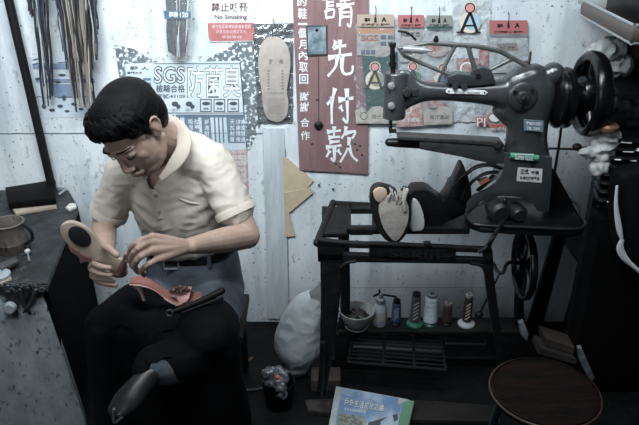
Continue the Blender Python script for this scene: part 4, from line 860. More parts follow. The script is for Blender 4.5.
bm = BM(); prism(bm, [WZ(x, y, .001) for x, y in ((246, 360), (252, 357), (254, 358), (249, 362))], (0, 0, .003), .0008); obj('wood_sliver', bm, M('sliver', (.10, .06, .035), .7), label='small brown sliver on the floor near the wall', cat='wood')
# magazine
t = thing('magazine', 'thick magazine with a blue sky cover lying at the bottom edge', 'magazine', WZ(370, 420, .0))
zz = .05; Q = [WZ(336, 386, zz), WZ(408, 399.5, zz), WZ(414, 403, zz - .012), WZ(402, 452, zz - .01), WZ(326, 440, zz)]
bm = BM(); prism(bm, Q, (0, 0, -.03), .001); obj('page_block', bm, M('pages', (.42, .45, .46), .8, c2=(.30, .33, .34), nscale=2, stretch=(1, 1, 200)), t)
def mz(u, v): 
    a, b, c_, d = Q[0], Q[2], Q[3], Q[4]; p = (a * (1 - u) + b * u) * (1 - v) + (d * (1 - u) + c_ * u) * v; p = p.copy(); p.z = zz - .006 * max(0, u - .8) * 5 + .0016; return p
bm = BM(); g = [[bm.verts.new(mz(.08 + .92 * i / 12, .02 + .98 * j / 6)) for i in range(13)] for j in range(7)]
for j in range(6):
    for i in range(12): bm.faces.new((g[j][i], g[j][i + 1], g[j + 1][i + 1], g[j + 1][i]))
cv = obj('cover', bm, M('cover_blue', (.13, .22, .36), .3, c2=(.40, .48, .55), nscale=7, nlo=.42, nhi=.62), t)
def mq(a, b, c_, d, name, mat, dz=.0008, parent=None):
    bm = BM(); bm.faces.new([bm.verts.new(mz(*p) + V((0, 0, dz))) for p in (a, b, c_, d)]); return flat(name, bm, mat, parent or cv)
mq((.88, .03), (1, .0), (1, 1), (.86, 1), 'green_edge', M('cover_green', (.12, .26, .16), .4))
mq((.1, .52), (.44, .50), (.44, .95), (.1, .95), 'garden_photo', M('garden_photo', (.10, .12, .09), .4, c2=(.28, .30, .27), nscale=60))
mq((.48, .62), (.84, .34), (.86, .46), (.50, .80), 'bridge_photo', M('bridge_photo', (.06, .07, .09), .4))
mq((.44, .60), (.50, .60), (.52, .95), (.44, .95), 'house_photo', M('house_photo', (.45, .48, .5), .4, c2=(.08, .08, .09), nscale=50))
bm = BM(); mf = lambda a, b: mz(a, b) + V((0, 0, .0014))
write(bm, '戶外生活文化之旅', .14, .20, .66, .37, 0, .06, mapf=mf); flat('title_outline', bm, M('title_shadow', (.05, .06, .08), .5), cv)
bm = BM(); mf = lambda a, b: mz(a, b) + V((0, 0, .0020))
write(bm, '戶外生活文化之旅', .145, .21, .655, .36, 0, .01, mapf=mf); write(bm, '生活文化導覽手冊', .16, .40, .44, .45, 0, .0, mapf=mf); flat('title_lettering', bm, WHT(), cv)
# ================================================================== WORK BENCH
ZB = .59
bench = thing('work_bench', 'low scuffed workbench with a dark top and grey metal front at the left', 'workbench', V((-1.2, -.4, 0)))
topm = M('bench_top', (.016, .018, .019), .5, spec=.3, c2=(.034, .037, .039), nscale=12, bump=.6, bscale=35, c3=(.08, .085, .088), n3=50, lo3=.63, hi3=.74)
A1 = WZ(70, 188, ZB); A1.y = min(A1.y, -.012); A2 = WZ(78, 206, ZB); A3 = WZ(46, 286, ZB)
bm = BM(); prism(bm, [V((-2.0, -.012, ZB)), V((A1.x, -.012, ZB)), A2, A3, V((-2.0, A3.y, ZB))], (0, 0, -.045), .005); obj('bench_top', bm, topm, bench)
fr_ = M('bench_front', (.36, .40, .42), .5, c2=(.26, .295, .31), nscale=5, stretch=(2, 1, 1), bump=.2, c3=(.04, .045, .05), n3=34, lo3=.60, hi3=.72)
Yf = A3.y - .005
def stain(m):      # soot and grease thickest along the worked upper edge
    nt = m.node_tree; N = nt.nodes; L = nt.links; b = N['Principled BSDF']; src = b.inputs['Base Color'].links[0].from_socket
    tc = N.new('ShaderNodeTexCoord'); sp = N.new('ShaderNodeSeparateXYZ'); L.new(tc.outputs['Object'], sp.inputs[0])
    n = N.new('ShaderNodeTexNoise'); n.inputs['Scale'].default_value = 13; n.inputs['Detail'].default_value = 7; L.new(tc.outputs['Object'], n.inputs[0])
    mr = N.new('ShaderNodeMapRange'); mr.inputs[1].default_value = .34; mr.inputs[2].default_value = .59; mr.inputs[3].default_value = -.12; mr.inputs[4].default_value = .20; L.new(sp.outputs[2], mr.inputs[0])
    a = N.new('ShaderNodeMath'); L.new(n.outputs[0], a.inputs[0]); L.new(mr.outputs[0], a.inputs[1])
    r = N.new('ShaderNodeValToRGB'); r.color_ramp.elements[0].position = .58; r.color_ramp.elements[1].position = .68; L.new(a.outputs[0], r.inputs[0])
    x = N.new('ShaderNodeMix'); x.data_type = 'RGBA'; L.new(r.outputs[0], x.inputs[0]); L.new(src, x.inputs[6]); x.inputs[7].default_value = (.012, .013, .015, 1); L.new(x.outputs[2], b.inputs['Base Color'])
bm = BM(); prism(bm, [V((-1.9, Yf, ZB - .004)), W(36, 286, Yf), W(44, 300, Yf), W(62, 352, Yf), W(84, 418, Yf), V((W(88, 440, Yf).x, Yf, .02)), V((-1.9, Yf, .02))], (0, .02, 0), .003); fp_ = obj('front_panel', bm, fr_, bench); stain(fr_)
bm = BM(); random.seed(12)
for cx, cy, a, b in ((30, 300, 6, 7),):
    pts = [(cx + a * math.cos(i * .628) * random.uniform(.5, 1.1), cy + b * math.sin(i * .628) * random.uniform(.5, 1.1)) for i in range(10)]
    outline(bm, pts, Yf - .0012, .0012)
obj('grease_patches', bm, M('grease', (.008, .009, .01), .5, spec=.2), fp_, smooth=False, label='black grease patches')
bm = BM(); random.seed(4)
for i in range(46):
    c = W(random.uniform(-4, 46), 286 + random.uniform(-3, 6), Yf - .003); ell(bm, c, (random.uniform(.003, .009), .004, random.uniform(.002, .005)), None, 8)
obj('hardened_glue', bm, M('glue_lumps', (.05, .055, .058), .5, c2=(.015, .015, .016), nscale=60), bench)
for x, y in ((A1.x - .06, -.08), (A3.x - .08, A3.y + .08), (-1.85, -.08), (-1.85, A3.y + .08)):
    bm = BM(); box2(bm, (x - .03, y - .03, 0), (x + .03, y + .03, ZB - .045), .003); obj('leg', bm, BLK(), bench)
bm = BM(); prism(bm, [A2 + V((0, 0, -.02)), A3 + V((0.004, 0, -.02)), V((A3.x + .02, A3.y, .12)), V((A2.x + .02, A2.y, .12))], (-.015, 0, 0)); obj('side_panel', bm, M('side_panel_black', (.002, .002, .0022), .8, spec=.05), bench)  # bench side in one even near-black colour
# things on the bench
t = thing('tool_case', 'black oblong sharpening case with a pale wooden front edge on the bench', 'case', WZ(34, 206, ZB))
q0 = WZ(5, 196, ZB); q1 = WZ(56, 186, ZB); q2 = WZ(56, 206, ZB); q3 = WZ(14, 213, ZB); q0 = WZ(6, 200, ZB)
bm = BM(); prism(bm, [p + V((0, 0, .012)) for p in (WZ(7, 197, ZB), WZ(57, 189, ZB), WZ(57, 208, ZB), WZ(10, 213, ZB))], (0, 0, .028), .006); obj('case_body', bm, M('case_black', (.0025, .0025, .003), .6, spec=.1), t)
bm = BM(); prism(bm, [WZ(12, 210, ZB), WZ(56, 203.5, ZB), WZ(57, 209, ZB), WZ(16, 216, ZB)], (0, 0, .012), .002); obj('wooden_edge', bm, M('edge_wood', (.36, .31, .25), .6, c2=(.28, .23, .18), nscale=20), t)
c = WZ(13, 250, ZB); t = thing('tin_can', 'rusty open tin can standing at the front of the bench', 'can', c)
r = S(15, 13, 232, c.y); h = .095; bm = BM(); lathe(bm, c, ((0, 0), (r * .94, 0), (r * .97, .004), (r * .97, h * .3), (r * 1.0, h * .33), (r * .97, h * .36), (r, h * .95), (r * 1.04, h), (r * .99, h), (r * .93, h * .95), (r * .9, .008), (0, .006)), (0, 0, 1), 36)
obj('can_body', bm, M('rusty_tin', (.085, .075, .068), .5, .2, c2=(.15, .13, .115), nscale=12, stretch=(3, 3, .6), bump=.3, c3=(.05, .04, .035), n3=25, lo3=.58, hi3=.7), t)
bm = BM(); ringtorus(bm, c + V((0, 0, h)), r * 1.01, .003, (0, 0, 1), 36, 8); obj('can_rim', bm, M('rim_rust', (.20, .18, .16), .4, .5), t)
bm = BM(); lathe(bm, c + V((0, 0, .05)), ((0, 0), (r * .92, 0), (r * .92, .004), (0, .004)), (0, 0, 1), 30); obj('dried_glue', bm, M('dried', (.03, .025, .022), .3), t)
bm = BM(); tube(bm, [c + V((r, 0, h * .92)), c + V((r + .02, 0, h * .7)), c + V((r + .02, 0, h * .4)), c + V((r, 0, h * .25))], .005, 8, 4); obj('can_handle', bm, BLK(), t)
t = thing('awl', 'small awl with a white ball end lying on the bench beside the can', 'awl', WZ(28, 256, ZB))
bm = BM(); ell(bm, WZ(28, 254, ZB) + V((0, 0, .009)), (.009, .009, .009)); obj('ball_end', bm, M('white_ball', (.55, .52, .50), .35), t)
bm = BM(); tube(bm, [WZ(28, 255, ZB) + V((0, 0, .009)), WZ(29.5, 263, ZB) + V((0, 0, .006))], .003, 8, 1); obj('shaft', bm, STEEL(), t)
bm = BM(); limb(bm, [WZ(28, 251, ZB) + V((0, 0, .012)), WZ(24, 238, ZB) + V((0, 0, .014))], [.010, .009], 10, 1); obj('grip', bm, BLK(), t)
bm = BM(); prism(bm, [WZ(x, y, ZB) for x, y in ((66, 210), (70, 206), (76, 206), (77, 209), (69, 212))], (0, 0, .012), .003); obj('chalk_stub', bm, M('chalk', (.50, .50, .48), .7), label='pale chalk stub on the bench corner next to the man', cat='chalk')
bm = BM(); limb(bm, [WZ(57, 190, ZB) + V((0, 0, .008)), WZ(66, 191, ZB) + V((0, 0, .008)), WZ(60, 196, ZB) + V((0, 0, .008))], .005, 8, 3); obj('twisted_wire', bm, M('wire_grey', (.30, .33, .35), .35, .4), label='short twisted grey wire at the back corner of the bench', cat='wire')
bm = BM(); lathe(bm, WZ(-1, 279, ZB), ((0, 0), (.032, 0), (.034, .006), (.034, .016), (.028, .02), (0, .018)), (0, 0, 1), 26); obj('pale_lid', bm, M('lid_grey', (.34, .38, .41), .4), label='pale round lid at the left edge of the picture on the bench', cat='lid')  # a flat round lid lying on the bench top
bm = BM(); prism(bm, [WZ(x, y, ZB) for x, y in ((-4, 283), (11, 277), (12, 281), (-4, 288))], (0, 0, .008), .002); obj('wood_stick', bm, M('stick', (.33, .29, .24), .7), label='pale wooden stick in front of the round lid', cat='stick')
t = thing('shoe_brush', 'dark worn brush lying flat on the bench above the round lid', 'brush', WZ(9, 265, ZB))
bm = BM(); prism(bm, [WZ(x, y, ZB + .012) for x, y in ((-2, 268), (16, 260), (20, 264), (2, 273))], (0, 0, .014), .004); obj('brush_back', bm, M('brush_back', (.06, .06, .058), .5), t)
bm = BM(); prism(bm, [WZ(x, y, ZB) for x, y in ((-1, 269), (16, 261.5), (19, 264.5), (2, 272.5))], (0, 0, .012), .001); obj('bristles', bm, BLK(), t)
t = thing('pliers', 'dark pliers hooked over the front edge of the bench', 'pliers', W(24, 318, Yf - .02))
bm = BM(); limb(bm, [W(20, 290, Yf - .006), W(24, 304, Yf - .006), W(30, 314, Yf - .005)], [.006, .007, .004], 8, 3); limb(bm, [W(36, 290, Yf - .009), W(32, 302, Yf - .01), W(24, 312, Yf - .009)], [.006, .008, .004], 8, 3); obj('pliers_jaws', bm, DSTEEL(), t)
bm = BM(); lathe(bm, W(10, 308, Yf - .012), ((0, .008), (.014, .008), (.017, 0), (.017, -.008)), (0, -1, 0), 18); obj('grey_disc', bm, M('knobgrey', (.33, .37, .40), .4), label='pale round disc on the bench front below the round lid', cat='disc')
bm = BM(); me = None
ell(bm, V((W(49, 426, -.62).x, -.80, .045)), (.045, .04, .045)); ell(bm, V((W(43, 426, -.62).x - .02, -.80, .03)), (.03, .03, .03)); me = fuse(bm, .004, 2); wrinkle(me, .01, 30, ridge=True)
obj('crumpled_foil', None, silver, me=me, ang=70, label='crumpled foil ball on the floor at the bottom left', cat='foil')
# ================================================================== PINK SHOES
PK = M('pink_leather', (.40, .215, .195), .32, c2=(.46, .27, .25), nscale=14, coat=.2)
SOLE = M('sole_beige', (.47, .385, .31), .55, c2=(.40, .32, .26), nscale=10)
YH = -.835
t = thing('high_heel_shoe', 'pink high heel held up in the man\'s hands with its beige sole showing', 'shoe', W(100, 270, YH), 'pair of pink high heels')
def yt(x): return YH - .03 + .05 * (x - 60) / 65
sp = [(60, 229), (63, 224.5), (71, 222.5), (82, 226), (92, 233), (100, 243), (108, 251), (117, 258), (125, 263), (127, 270), (124, 275), (114, 272), (105, 267), (94, 260), (82, 253.5), (71, 247), (62, 238)]
q = [list(p) for p in sp]; q = catmull(q[-1:] + q + q[:2], 3)[3:3 + 3 * len(sp)]
bm = BM(); prism(bm, [W(x, y, yt(x)) for x, y in q], (0, .010, .003), .002); obj('sole', bm, SOLE, t)
bm = BM(); th = math.radians(38)
dp = [(79.5 + 13 * math.cos(a) * math.cos(th) - 8.6 * math.sin(a) * math.sin(th), 237 + 13 * math.cos(a) * math.sin(th) + 8.6 * math.sin(a) * math.cos(th)) for a in [i * math.pi / 12 for i in range(24)]]
prism(bm, [W(x, y, yt(x) - .0026) for x, y in dp], (0, .004, 0), .0008); obj('sole_pad', bm, M('pad_black', (.018, .018, .022), .5), t, label='black rubber sole pad')
bm = BM(); up = [(67, 244), (74, 250), (84, 256), (95, 262), (93, 264), (86, 262), (80, 264), (78, 257), (70, 252)]
prism(bm, [W(x, y, yt(x) + .011) for x, y in up], (0, .02, -.004), .003); limb(bm, [W(66, 238, YH + .02), W(76, 240, YH + .045), W(88, 244, YH + .03)], [(.012, .004)] * 3, 10, 4); obj('upper', bm, PK, t)
bm = BM(); limb(bm, [W(122, 271, YH + .026), W(123, 265, YH + .0), W(125, 259, YH - .03), W(126, 254, YH - .052)], [(.014, .014), (.010, .010), (.006, .006), (.005, .005)], 10, 4, (0, 1, 0)); 
ell(bm, W(119, 272, YH + .03), (.024, .016, .016)); obj('heel', bm, PK, t)
YL = -.70
t = thing('high_heel_shoe', 'pink high heel mule with a dark flower resting on the man\'s lap', 'shoe', W(165, 300, YL), 'pair of pink high heels')
P_ = [(131, 281.5), (138, 281), (148, 283.5), (157, 288.5), (166, 294.5), (177, 298.5), (190, 298), (200, 295.5)]
wd = [.020, .024, .021, .017, .020, .028, .028, .014]
bm = BM(); limb(bm, [W(x, y, YL) for x, y in P_], [(w, .0035) for w in wd], 14, 4); obj('sole', bm, PK, t)
bm = BM(); limb(bm, [W(x, y - .6, YL) + V((0, 0, .0035)) for x, y in P_], [(w * .86, .0012) for w in wd], 14, 4); obj('insole', bm, M('insole_pink', (.27, .12, .105), .5), t)
bm = BM(); limb(bm, [W(x, y + 1.2, YL) for x, y in P_[4:]], [(w * .98, .003) for w in wd[4:]], 14, 4); obj('outsole', bm, M('pale_edge', (.60, .52, .46), .5), t)
bm = BM(); limb(bm, [W(137, 284, YL), W(139.5, 289, YL), W(141.5, 293, YL), W(144, 300, YL)], [(.013, .013), (.007, .007), (.005, .005), (.0045, .0045)], 10, 4, (0, 1, 0)); obj('heel', bm, M('heel_pale', (.62, .44, .38), .3), t)
bm = BM(); c0 = W(181, 297, YL)
for k in range(9):
    a = math.pi * k / 8
pts = [c0 + V((.004 * math.sin(a), -.032 * math.cos(a), .026 * math.sin(a) + .001)) for a in [math.pi * k / 8 for k in range(9)]]
limb(bm, pts, [(.028, .0018)] * 9, 10, 2, (0, .2, 1)); strap = obj('strap', bm, PK, t)
bm = BM(); random.seed(8)
for i in range(26):
    a = i * 2.4; d = .0042 * math.sqrt(i); c_ = c0 + V((d * math.cos(a) * 1.2 + .002, -.014 + d * math.sin(a) * .7, .033 + .004 * math.sin(i * 1.7))); ell(bm, c_, (.0075, .0045, .0035), Matrix.Rotation(a, 3, 'Z'), 8)
obj('flower', bm, M('flower_dark', (.035, .018, .014), .3, c2=(.22, .14, .09), nscale=60, nlo=.5, nhi=.6), t, label='dark beaded flower')
# ================================================================== THE MAN
man = thing('person', 'seated man in a beige polo shirt and black apron bending over a pink shoe', 'person', W(170, 420, -.70) * 1.0)
man.location.z = 0
def ch(pxy): return [W(*p) for p in pxy]
# head frame in camera terms
CX = V((1, 0, 0)); CY = UPV; CZ = -FWD
def ax(v): return (CX * v[0] + CY * v[1] + CZ * v[2]).normalized()
fv = ax((-.25, -.90, .35)); uv = ax((-.45, .42, .79)); uv = (uv - fv * uv.dot(fv)).normalized(); lv = uv.cross(fv) * -1
lv = fv.cross(uv) * -1      # his left
HR = Matrix((lv, fv, uv)).transposed(); HC = W(132.5, 129.5, -.64); HS = 1.05
def H(x, y, z): return HC + HR @ V((x, y, z)) * HS
def hell(bm, c, r, seg=24): ell(bm, H(*c), [v * HS for v in r], HR, seg)
def hl(bm, pts, r, n=10, k=3): limb(bm, [H(*p) for p in pts], r, n, k, hint=uv)
# anchor joints
PEL = W(194, 273, -.42); CH = W(179, 200, -.47); NK = W(168, 141, -.54)
SL = W(213, 164, -.52); EL = W(247, 236, -.60); WL = W(190, 246, -.80)
SR = W(124, 172, -.50); ER = W(104, 226, -.50); WR = W(104, 256, -.72)
bm = BM()
# torso core
limb(bm, [PEL, (PEL + CH) / 2 + V((0, .02, 0)), CH, CH * .45 + NK * .55 + V((0, .02, 0))], [(.13, .09), (.115, .085), (.125, .09), (.10, .07)], 20, 5, (0, 1, 0))
limb(bm, [NK + V((0.01, .045, -.03)), NK * .5 + HC * .5 + V((.012, .03, -.01)), H(0, -.02, -.05)], [.058, .052, .05], 16, 4)
limb(bm, [SR, CH * .4 + NK * .6 + V((0, .02, 0)), SL], [.045, .05, .045], 16, 4)
limb(bm, [SL, SL * .5 + EL * .5, EL], [.050, .044, .038], 16, 4); limb(bm, [EL, EL * .6 + WL * .4, WL * .9 + EL * .1, WL], [(.037, .037), (.036, .036), (.026, .024), (.027, .021)], 16, 4)
limb(bm, [SR, SR * .5 + ER * .5, ER], [.048, .043, .038], 16, 4); limb(bm, [ER, ER * .6 + WR * .4, WR], [(.037, .037), (.036, .036), (.027, .024)], 16, 4)
# head
hell(bm, (0, -.012, .026), (.073, .089, .074)); hell(bm, (0, .030, -.028), (.062, .058, .080)); hell(bm, (0, .046, -.078), (.042, .036, .028)); hell(bm, (0, .064, -.092), (.024, .016, .015))
hl(bm, [(-.054, -.005, -.045), (-.044, .03, -.078), (0, .062, -.096), (.044, .03, -.078), (.054, -.005, -.045)], .015)
for s in (-1, 1):
    hell(bm, (s * .038, .056, -.020), (.019, .018, .020), 14); hell(bm, (s * .030, .071, .005), (.0165, .0125, .0105), 14)
    hell(bm, (s * .0125, .092, -.036), (.0075, .009, .0065), 10)
    hl(bm, [(s * .008, .083, .023), (s * .030, .080, .0255), (s * .048, .062, .018)], .0048, 8)
    # ear
    hl(bm, [(s * .074, .004, .012), (s * .080, -.006, .028), (s * .083, -.020, .022), (s * .081, -.020, .0), (s * .075, -.006, -.020), (s * .070, .002, -.024)], [.004, .0045, .005, .0045, .0055, .005], 8)
    hell(bm, (s * .076, -.008, .002), (.005, .013, .022), 12)
hl(bm, [(0, .080, .018), (0, .087, .002), (0, .095, -.018), (0, .100, -.029)], [.0075, .0075, .009, .0105]); hell(bm, (0, .099, -.033), (.0115, .009, .0085), 12)
hl(bm, [(-.022, .083, -.062), (-.008, .0945, -.0575), (0, .0945, -.0590), (.008, .0945, -.0575), (.022, .083, -.062)], [.003, .0055, .0050, .0055, .003], 8)
hl(bm, [(-.020, .083, -.066), (0, .092, -.071), (.020, .083, -.066)], [.003, .0062, .003], 8)
# palms and fingers
def finger(bm, pts, r0=.0092, r1=.0072):
    n = len(pts); limb(bm, [W(*p) for p in pts], [r0 + (r1 - r0) * i / (n - 1) for i in range(n)], 10, 3)
def palm(bm, w, ks, r=.013):
    for k in ks: limb(bm, [w, w * .5 + W(*k) * .5, W(*k)], [r * 1.25, r * 1.12, r * .92], 12, 2)
KL = [(152, 237, -.865), (149, 243, -.885), (152, 251, -.895), (159, 259, -.890)]
palm(bm, WL, KL)
finger(bm, [KL[0], (139, 241, -.905), (131, 248, -.905), (129, 257, -.885)])
finger(bm, [KL[1], (137, 249, -.930), (131, 259, -.915), (133, 267, -.89)])
finger(bm, [KL[2], (140, 257, -.935), (134.5, 266, -.92), (138, 272, -.895)])
finger(bm, [KL[3], (149, 264, -.930), (142, 270.5, -.915), (144, 275, -.89)], .0085, .0066)
finger(bm, [(176, 247, -.82), (160, 246, -.85), (144, 250, -.868), (133, 256, -.872), (127.5, 260, -.872)], .0125, .0082)
KR = [(96, 256, -.775), (93.5, 263, -.775), (95, 270, -.77), (99, 275, -.765)]
palm(bm, WR, KR)
finger(bm, [KR[0], (92.5, 262, -.82), (99, 266, -.862), (110, 268, -.868)])
finger(bm, [KR[1], (91, 269, -.82), (99, 273, -.862), (111, 275, -.868)])
finger(bm, [KR[2], (92.5, 276, -.815), (101, 279, -.852), (113, 281, -.857)])
finger(bm, [KR[3], (97, 281, -.80), (105, 284, -.835), (116, 285.5, -.84)], .0085, .0066)
finger(bm, [(104, 255, -.745), (102, 246, -.79), (108, 248, -.845), (117, 255, -.868)], .0125, .0085)
me = fuse(bm, .0026, 3, fac=.45)
obj('body', None, SKIN(), man, me=me, ang=180)
# brows, lash lines, mouth line
DK = M('hair_black', (.002, .002, .0025), .6, spec=.12, bump=.3, bscale=200, nscale=5)
for s in (-1, 1): bm = BM(); hl(bm, [(s * .012, .0855, .0270), (s * .030, .0840, .0300), (s * .047, .0655, .0230)], [.0020, .0026, .0012], 8); obj('eyebrow', bm, DK, man)
for s in (-1, 1): bm = BM(); hl(bm, [(s * .016, .0800, -.0010), (s * .030, .0845, -.0045), (s * .043, .0735, -.0020)], [.0008, .0016, .0008], 6); obj('eyelashes', bm, DK, man)
bm = BM(); hl(bm, [(-.023, .086, -.0635), (-.010, .0975, -.0635), (0, .0985, -.0645), (.010, .0975, -.0635), (.023, .086, -.0635)], [.0008, .0014, .0012, .0014, .0008], 6); obj('lips', bm, M('lip', (.24, .12, .10), .5), man)
# hair
bm = BM()
hell(bm, (0, -.026, .040), (.086, .094, .072)); hell(bm, (0, .016, .071), (.070, .052, .030)); hell(bm, (0, -.002, .058), (.078, .072, .058)); hell(bm, (0, -.052, .0), (.074, .060, .070)); hell(bm, (0, -.055, -.035), (.055, .045, .045))
for s in (-1, 1): hell(bm, (s * .058, .022, .046), (.019, .034, .024), 14); hell(bm, (s * .070, .014, .018), (.006, .008, .022), 10)
random.seed(6)
for i in range(190):
    a = random.uniform(-1.5, 1.5); u = random.uniform(0, 1)
    x = .074 * math.sin(a); y = -.005 + .080 * math.cos(a); z = .080 + .022 * u - .016 * abs(a)
    b0 = V((x * (1 - .25 * u), y * (1 - .3 * u), z + .02)); b1 = V((x * 1.03 + random.uniform(-.01, .01), y * 1.05, z - .008 - random.uniform(0, .016)))
    limb(bm, [H(*b0), H(*((b0 + b1) / 2 + V((x * .06, y * .06, .004)))), H(*b1)], [.0045, .0038, .0010], 6, 2)
for i in range(0):
    a = random.uniform(0, 6.283); e = random.uniform(.0, 1.4); d = V((math.cos(a) * math.cos(e), math.sin(a) * math.cos(e), math.sin(e)))
    if d.y > .6 and d.z < .4: continue
    b0 = V((d.x * .085, -.018 + d.y * .099, .045 + d.z * .081)); dn = V((d.x, d.y + .3, d.z * .2 - .75)); b1 = b0 + (dn - d * dn.dot(d) * .8) * .03 + d * random.uniform(.001, .004)
    limb(bm, [H(*(b0 - d * .004)), H(*((b0 + b1) / 2 + d * .003)), H(*b1)], [.004, .0038, .001], 6, 2)
me = fuse(bm, .0022, 1); obj('hair', None, DK, man, me=me, ang=180)
# ---------------- clothes
SHM = M('polo_cloth', (.50, .455, .395), .85, c2=(.56, .515, .455), nscale=6, bump=.35, bscale=12, stretch=(1, 1, .6))
bm = BM()
B0 = PEL + V((0, 0, .12)); 
limb(bm, [B0, B0 * .6 + CH * .4 + V((0, -.012, 0)), CH + V((0, -.01, 0)), CH * .5 + NK * .5 + V((0.003, .01, .0)), NK + V((.014, .05, -.03))], [(.134, .100), (.136, .110), (.142, .108), (.122, .085), (.062, .055)], 28, 6, (0, 1, 0))
limb(bm, [SR + V((.0, 0, 0)), CH * .30 + NK * .70 + V((.012, .025, 0)), SL], [.056, .078, .058], 18, 4)
limb(bm, [SL, SL * .62 + EL * .38, SL * .36 + EL * .64], [(.058, .058), (.055, .054), (.060, .058)], 20, 4)
limb(bm, [SR, SR * .6 + ER * .4, SR * .28 + ER * .72], [(.056, .056), (.054, .052), (.058, .054)], 20, 4)
me = fuse(bm, .0045, 5)
def fold(v, vn, a, b, d):   # parallel drag folds running from a to b
    ab = b - a; l = ab.length; ab = ab / l; r = v.co - a; t = r.dot(ab) / l; q = (r - ab * t * l)
    if -.2 < t < 1.2 and q.length < .09: v.co += vn * d * math.cos(q.z * 150) * (1 - q.length / .09) * math.sin(math.pi * min(1, max(0, (t + .2) / 1.4)))
def crease(v, vn, c, r, d, n=3.2):  # fold fans round a joint
    k = (v.co - c).length
    if k < r: v.co += vn * d * math.sin(k * 2 * math.pi * n / r) * (1 - k / r)
for v, vn in zip(me.vertices, [n.vector.copy() for n in me.vertex_normals]):
    fold(v, vn, W(228, 196, -.56), W(190, 214, -.58), .004); fold(v, vn, W(132, 200, -.55), W(160, 214, -.58), .004); fold(v, vn, W(150, 245, -.5), W(215, 235, -.5), .005)
wrinkle(me, .005, 6, (2.0, 1, 1.2), 3); wrinkle(me, .006, 11, (1.7, 1, .45), 6, True); wrinkle(me, .0025, 24, (1, 1, 1.6), 9, True)
VN = [(141, 150), (170, 148), (171, 158), (163, 172), (153, 190), (149, 187), (145, 176), (138, 166)]
bmv = bmesh.new(); bmv.from_mesh(me)
kill = []
for f in bmv.faces:
    c_ = f.calc_center_median()
    if (c_.y < -.54 and inside(*project(c_), VN)) or (c_.z < PEL.z + .100 + .008 * math.sin(c_.x * 40) and abs(c_.x - PEL.x) < .16): kill.append(f)
SP = snapper(me)
bmesh.ops.delete(bmv, geom=kill, context='FACES'); bmv.to_mesh(me); bmv.free()
shirt = obj('shirt', None, SHM, man, me=me, ang=180)
# collar
def sp_path(px, off, w, th, nm, par, mat, hint=None):
    P = [SP(x, y, off) for x, y in px]; P = [p for p in P if p]
    bm = BM(); limb(bm, P, [(w * (1 if 0 < i < len(P) - 1 else .75), th) for i in range(len(P))], 10, 4, hint or -FWD); return obj(nm, bm, mat, par)
bm = BM()
pc = [W(157, 128, -.47), W(168, 121, -.50), W(181, 130, -.545), W(184, 146, -.60), W(176, 162, -.635), W(161, 179, -.645)]
limb(bm, pc, [(.014, .006), (.018, .006), (.021, .006), (.022, .006), (.020, .005), (.010, .004)], 12, 5, -FWD)
pc = [W(130, 162, -.60), W(138, 167, -.635), W(146, 178, -.645)]
limb(bm, pc, [(.010, .004), (.012, .004), (.008, .004)], 12, 4, -FWD)
obj('collar', None, M('collar_cloth', (.44, .385, .325), .85, bump=.2, bscale=30), man, me=fuse(bm, .003, 2), ang=180)
pk = sp_path(((154, 191), (156, 200), (158, 210), (160, 218)), .0, .011, .004, 'placket', shirt, SHM)
for x, y in ((156, 196), (159, 212)):
    c_ = SP(x, y, .004); bm = BM(); lathe(bm, c_, ((0, .003), (.005, .003), (.006, .001), (.006, -.002)), (0, -1, .2), 12); obj('button', bm, M('button', (.25, .22, .19), .4), pk)
sp_path(((180, 199), (188, 202), (199, 204)), .001, .004, .0025, 'pocket_edge', shirt, SHM)
# cuffs
for a_, b_, s_, r_ in ((SL, EL, .64, .060), (SR, ER, .72, .057)):
    c_ = a_ * (1 - s_) + b_ * s_; d_ = (b_ - a_).normalized(); bm = BM(); lathe(bm, c_ - d_ * .012, ((r_ * .7, .012), (r_ * .99, .004), (r_ * 1.02, .008), (r_ * 1.01, .026), (r_ * .92, .028), (r_ * .7, .014)), d_, 30); obj('sleeve_cuff', bm, SHM, shirt)
# trousers
JN = M('faded_jeans', (.055, .068, .085), .8, spec=.2, c2=(.10, .12, .145), nscale=9, bump=.35, bscale=30)
HRp = W(165, 300, -.47); KRp = W(114, 330, -.70); HLp = W(218, 302, -.47); KLp = W(208, 338, -.80)
AR = V((KRp.x + .0, -.70, .09)); ALp = W(154, 366, -.90)
bm = BM()
limb(bm, [PEL + V((0, 0, .10)), PEL + V((0, 0, .04)), PEL + V((0, .02, -.06))], [(.138, .104), (.150, .116), (.16, .12)], 24, 4, (0, 1, 0))
limb(bm, [HRp, KRp], [.088, .068], 18, 1); limb(bm, [KRp, AR], [.066, .050], 18, 1)
limb(bm, [HLp, KLp], [.090, .068], 18, 1); limb(bm, [KLp, KLp * .4 + ALp * .6 + V((0, 0, -.03)), ALp], [.064, .056, .048], 18, 3)
me = fuse(bm, .006, 5); wrinkle(me, .006, 14, seed=2)
bmv = bmesh.new(); bmv.from_mesh(me); bmesh.ops.delete(bmv, geom=[f for f in bmv.faces if f.calc_center_median().z > PEL.z + .112], context='FACES'); bmv.to_mesh(me); bmv.free(); obj('trousers', None, JN, man, me=me, ang=180)
bm = BM(); bz = PEL + V((0, 0, .098))
pts = [bz + V((math.sin(a) * .141, -math.cos(a) * .110, .004 * math.cos(a))) for a in [i * math.pi / 12 for i in range(25)]]
limb(bm, pts, [(.004, .017)] * 25, 8, 1, (0, 0, 1), cap=False); belt = obj('belt', bm, M('belt_black', (.004, .004, .0045), .35), man)
bm = BM(); c_ = bz + V((-.045, -.110, 0))
for a_, b_ in (((-.022, 0, -.02), (.022, 0, -.02)), ((.022, 0, -.02), (.022, 0, .02)), ((.022, 0, .02), (-.022, 0, .02)), ((-.022, 0, .02), (-.022, 0, -.02))): limb(bm, [c_ + V(a_), c_ + V(b_)], .003, 8, 1)
obj('buckle', bm, STEEL(), belt)
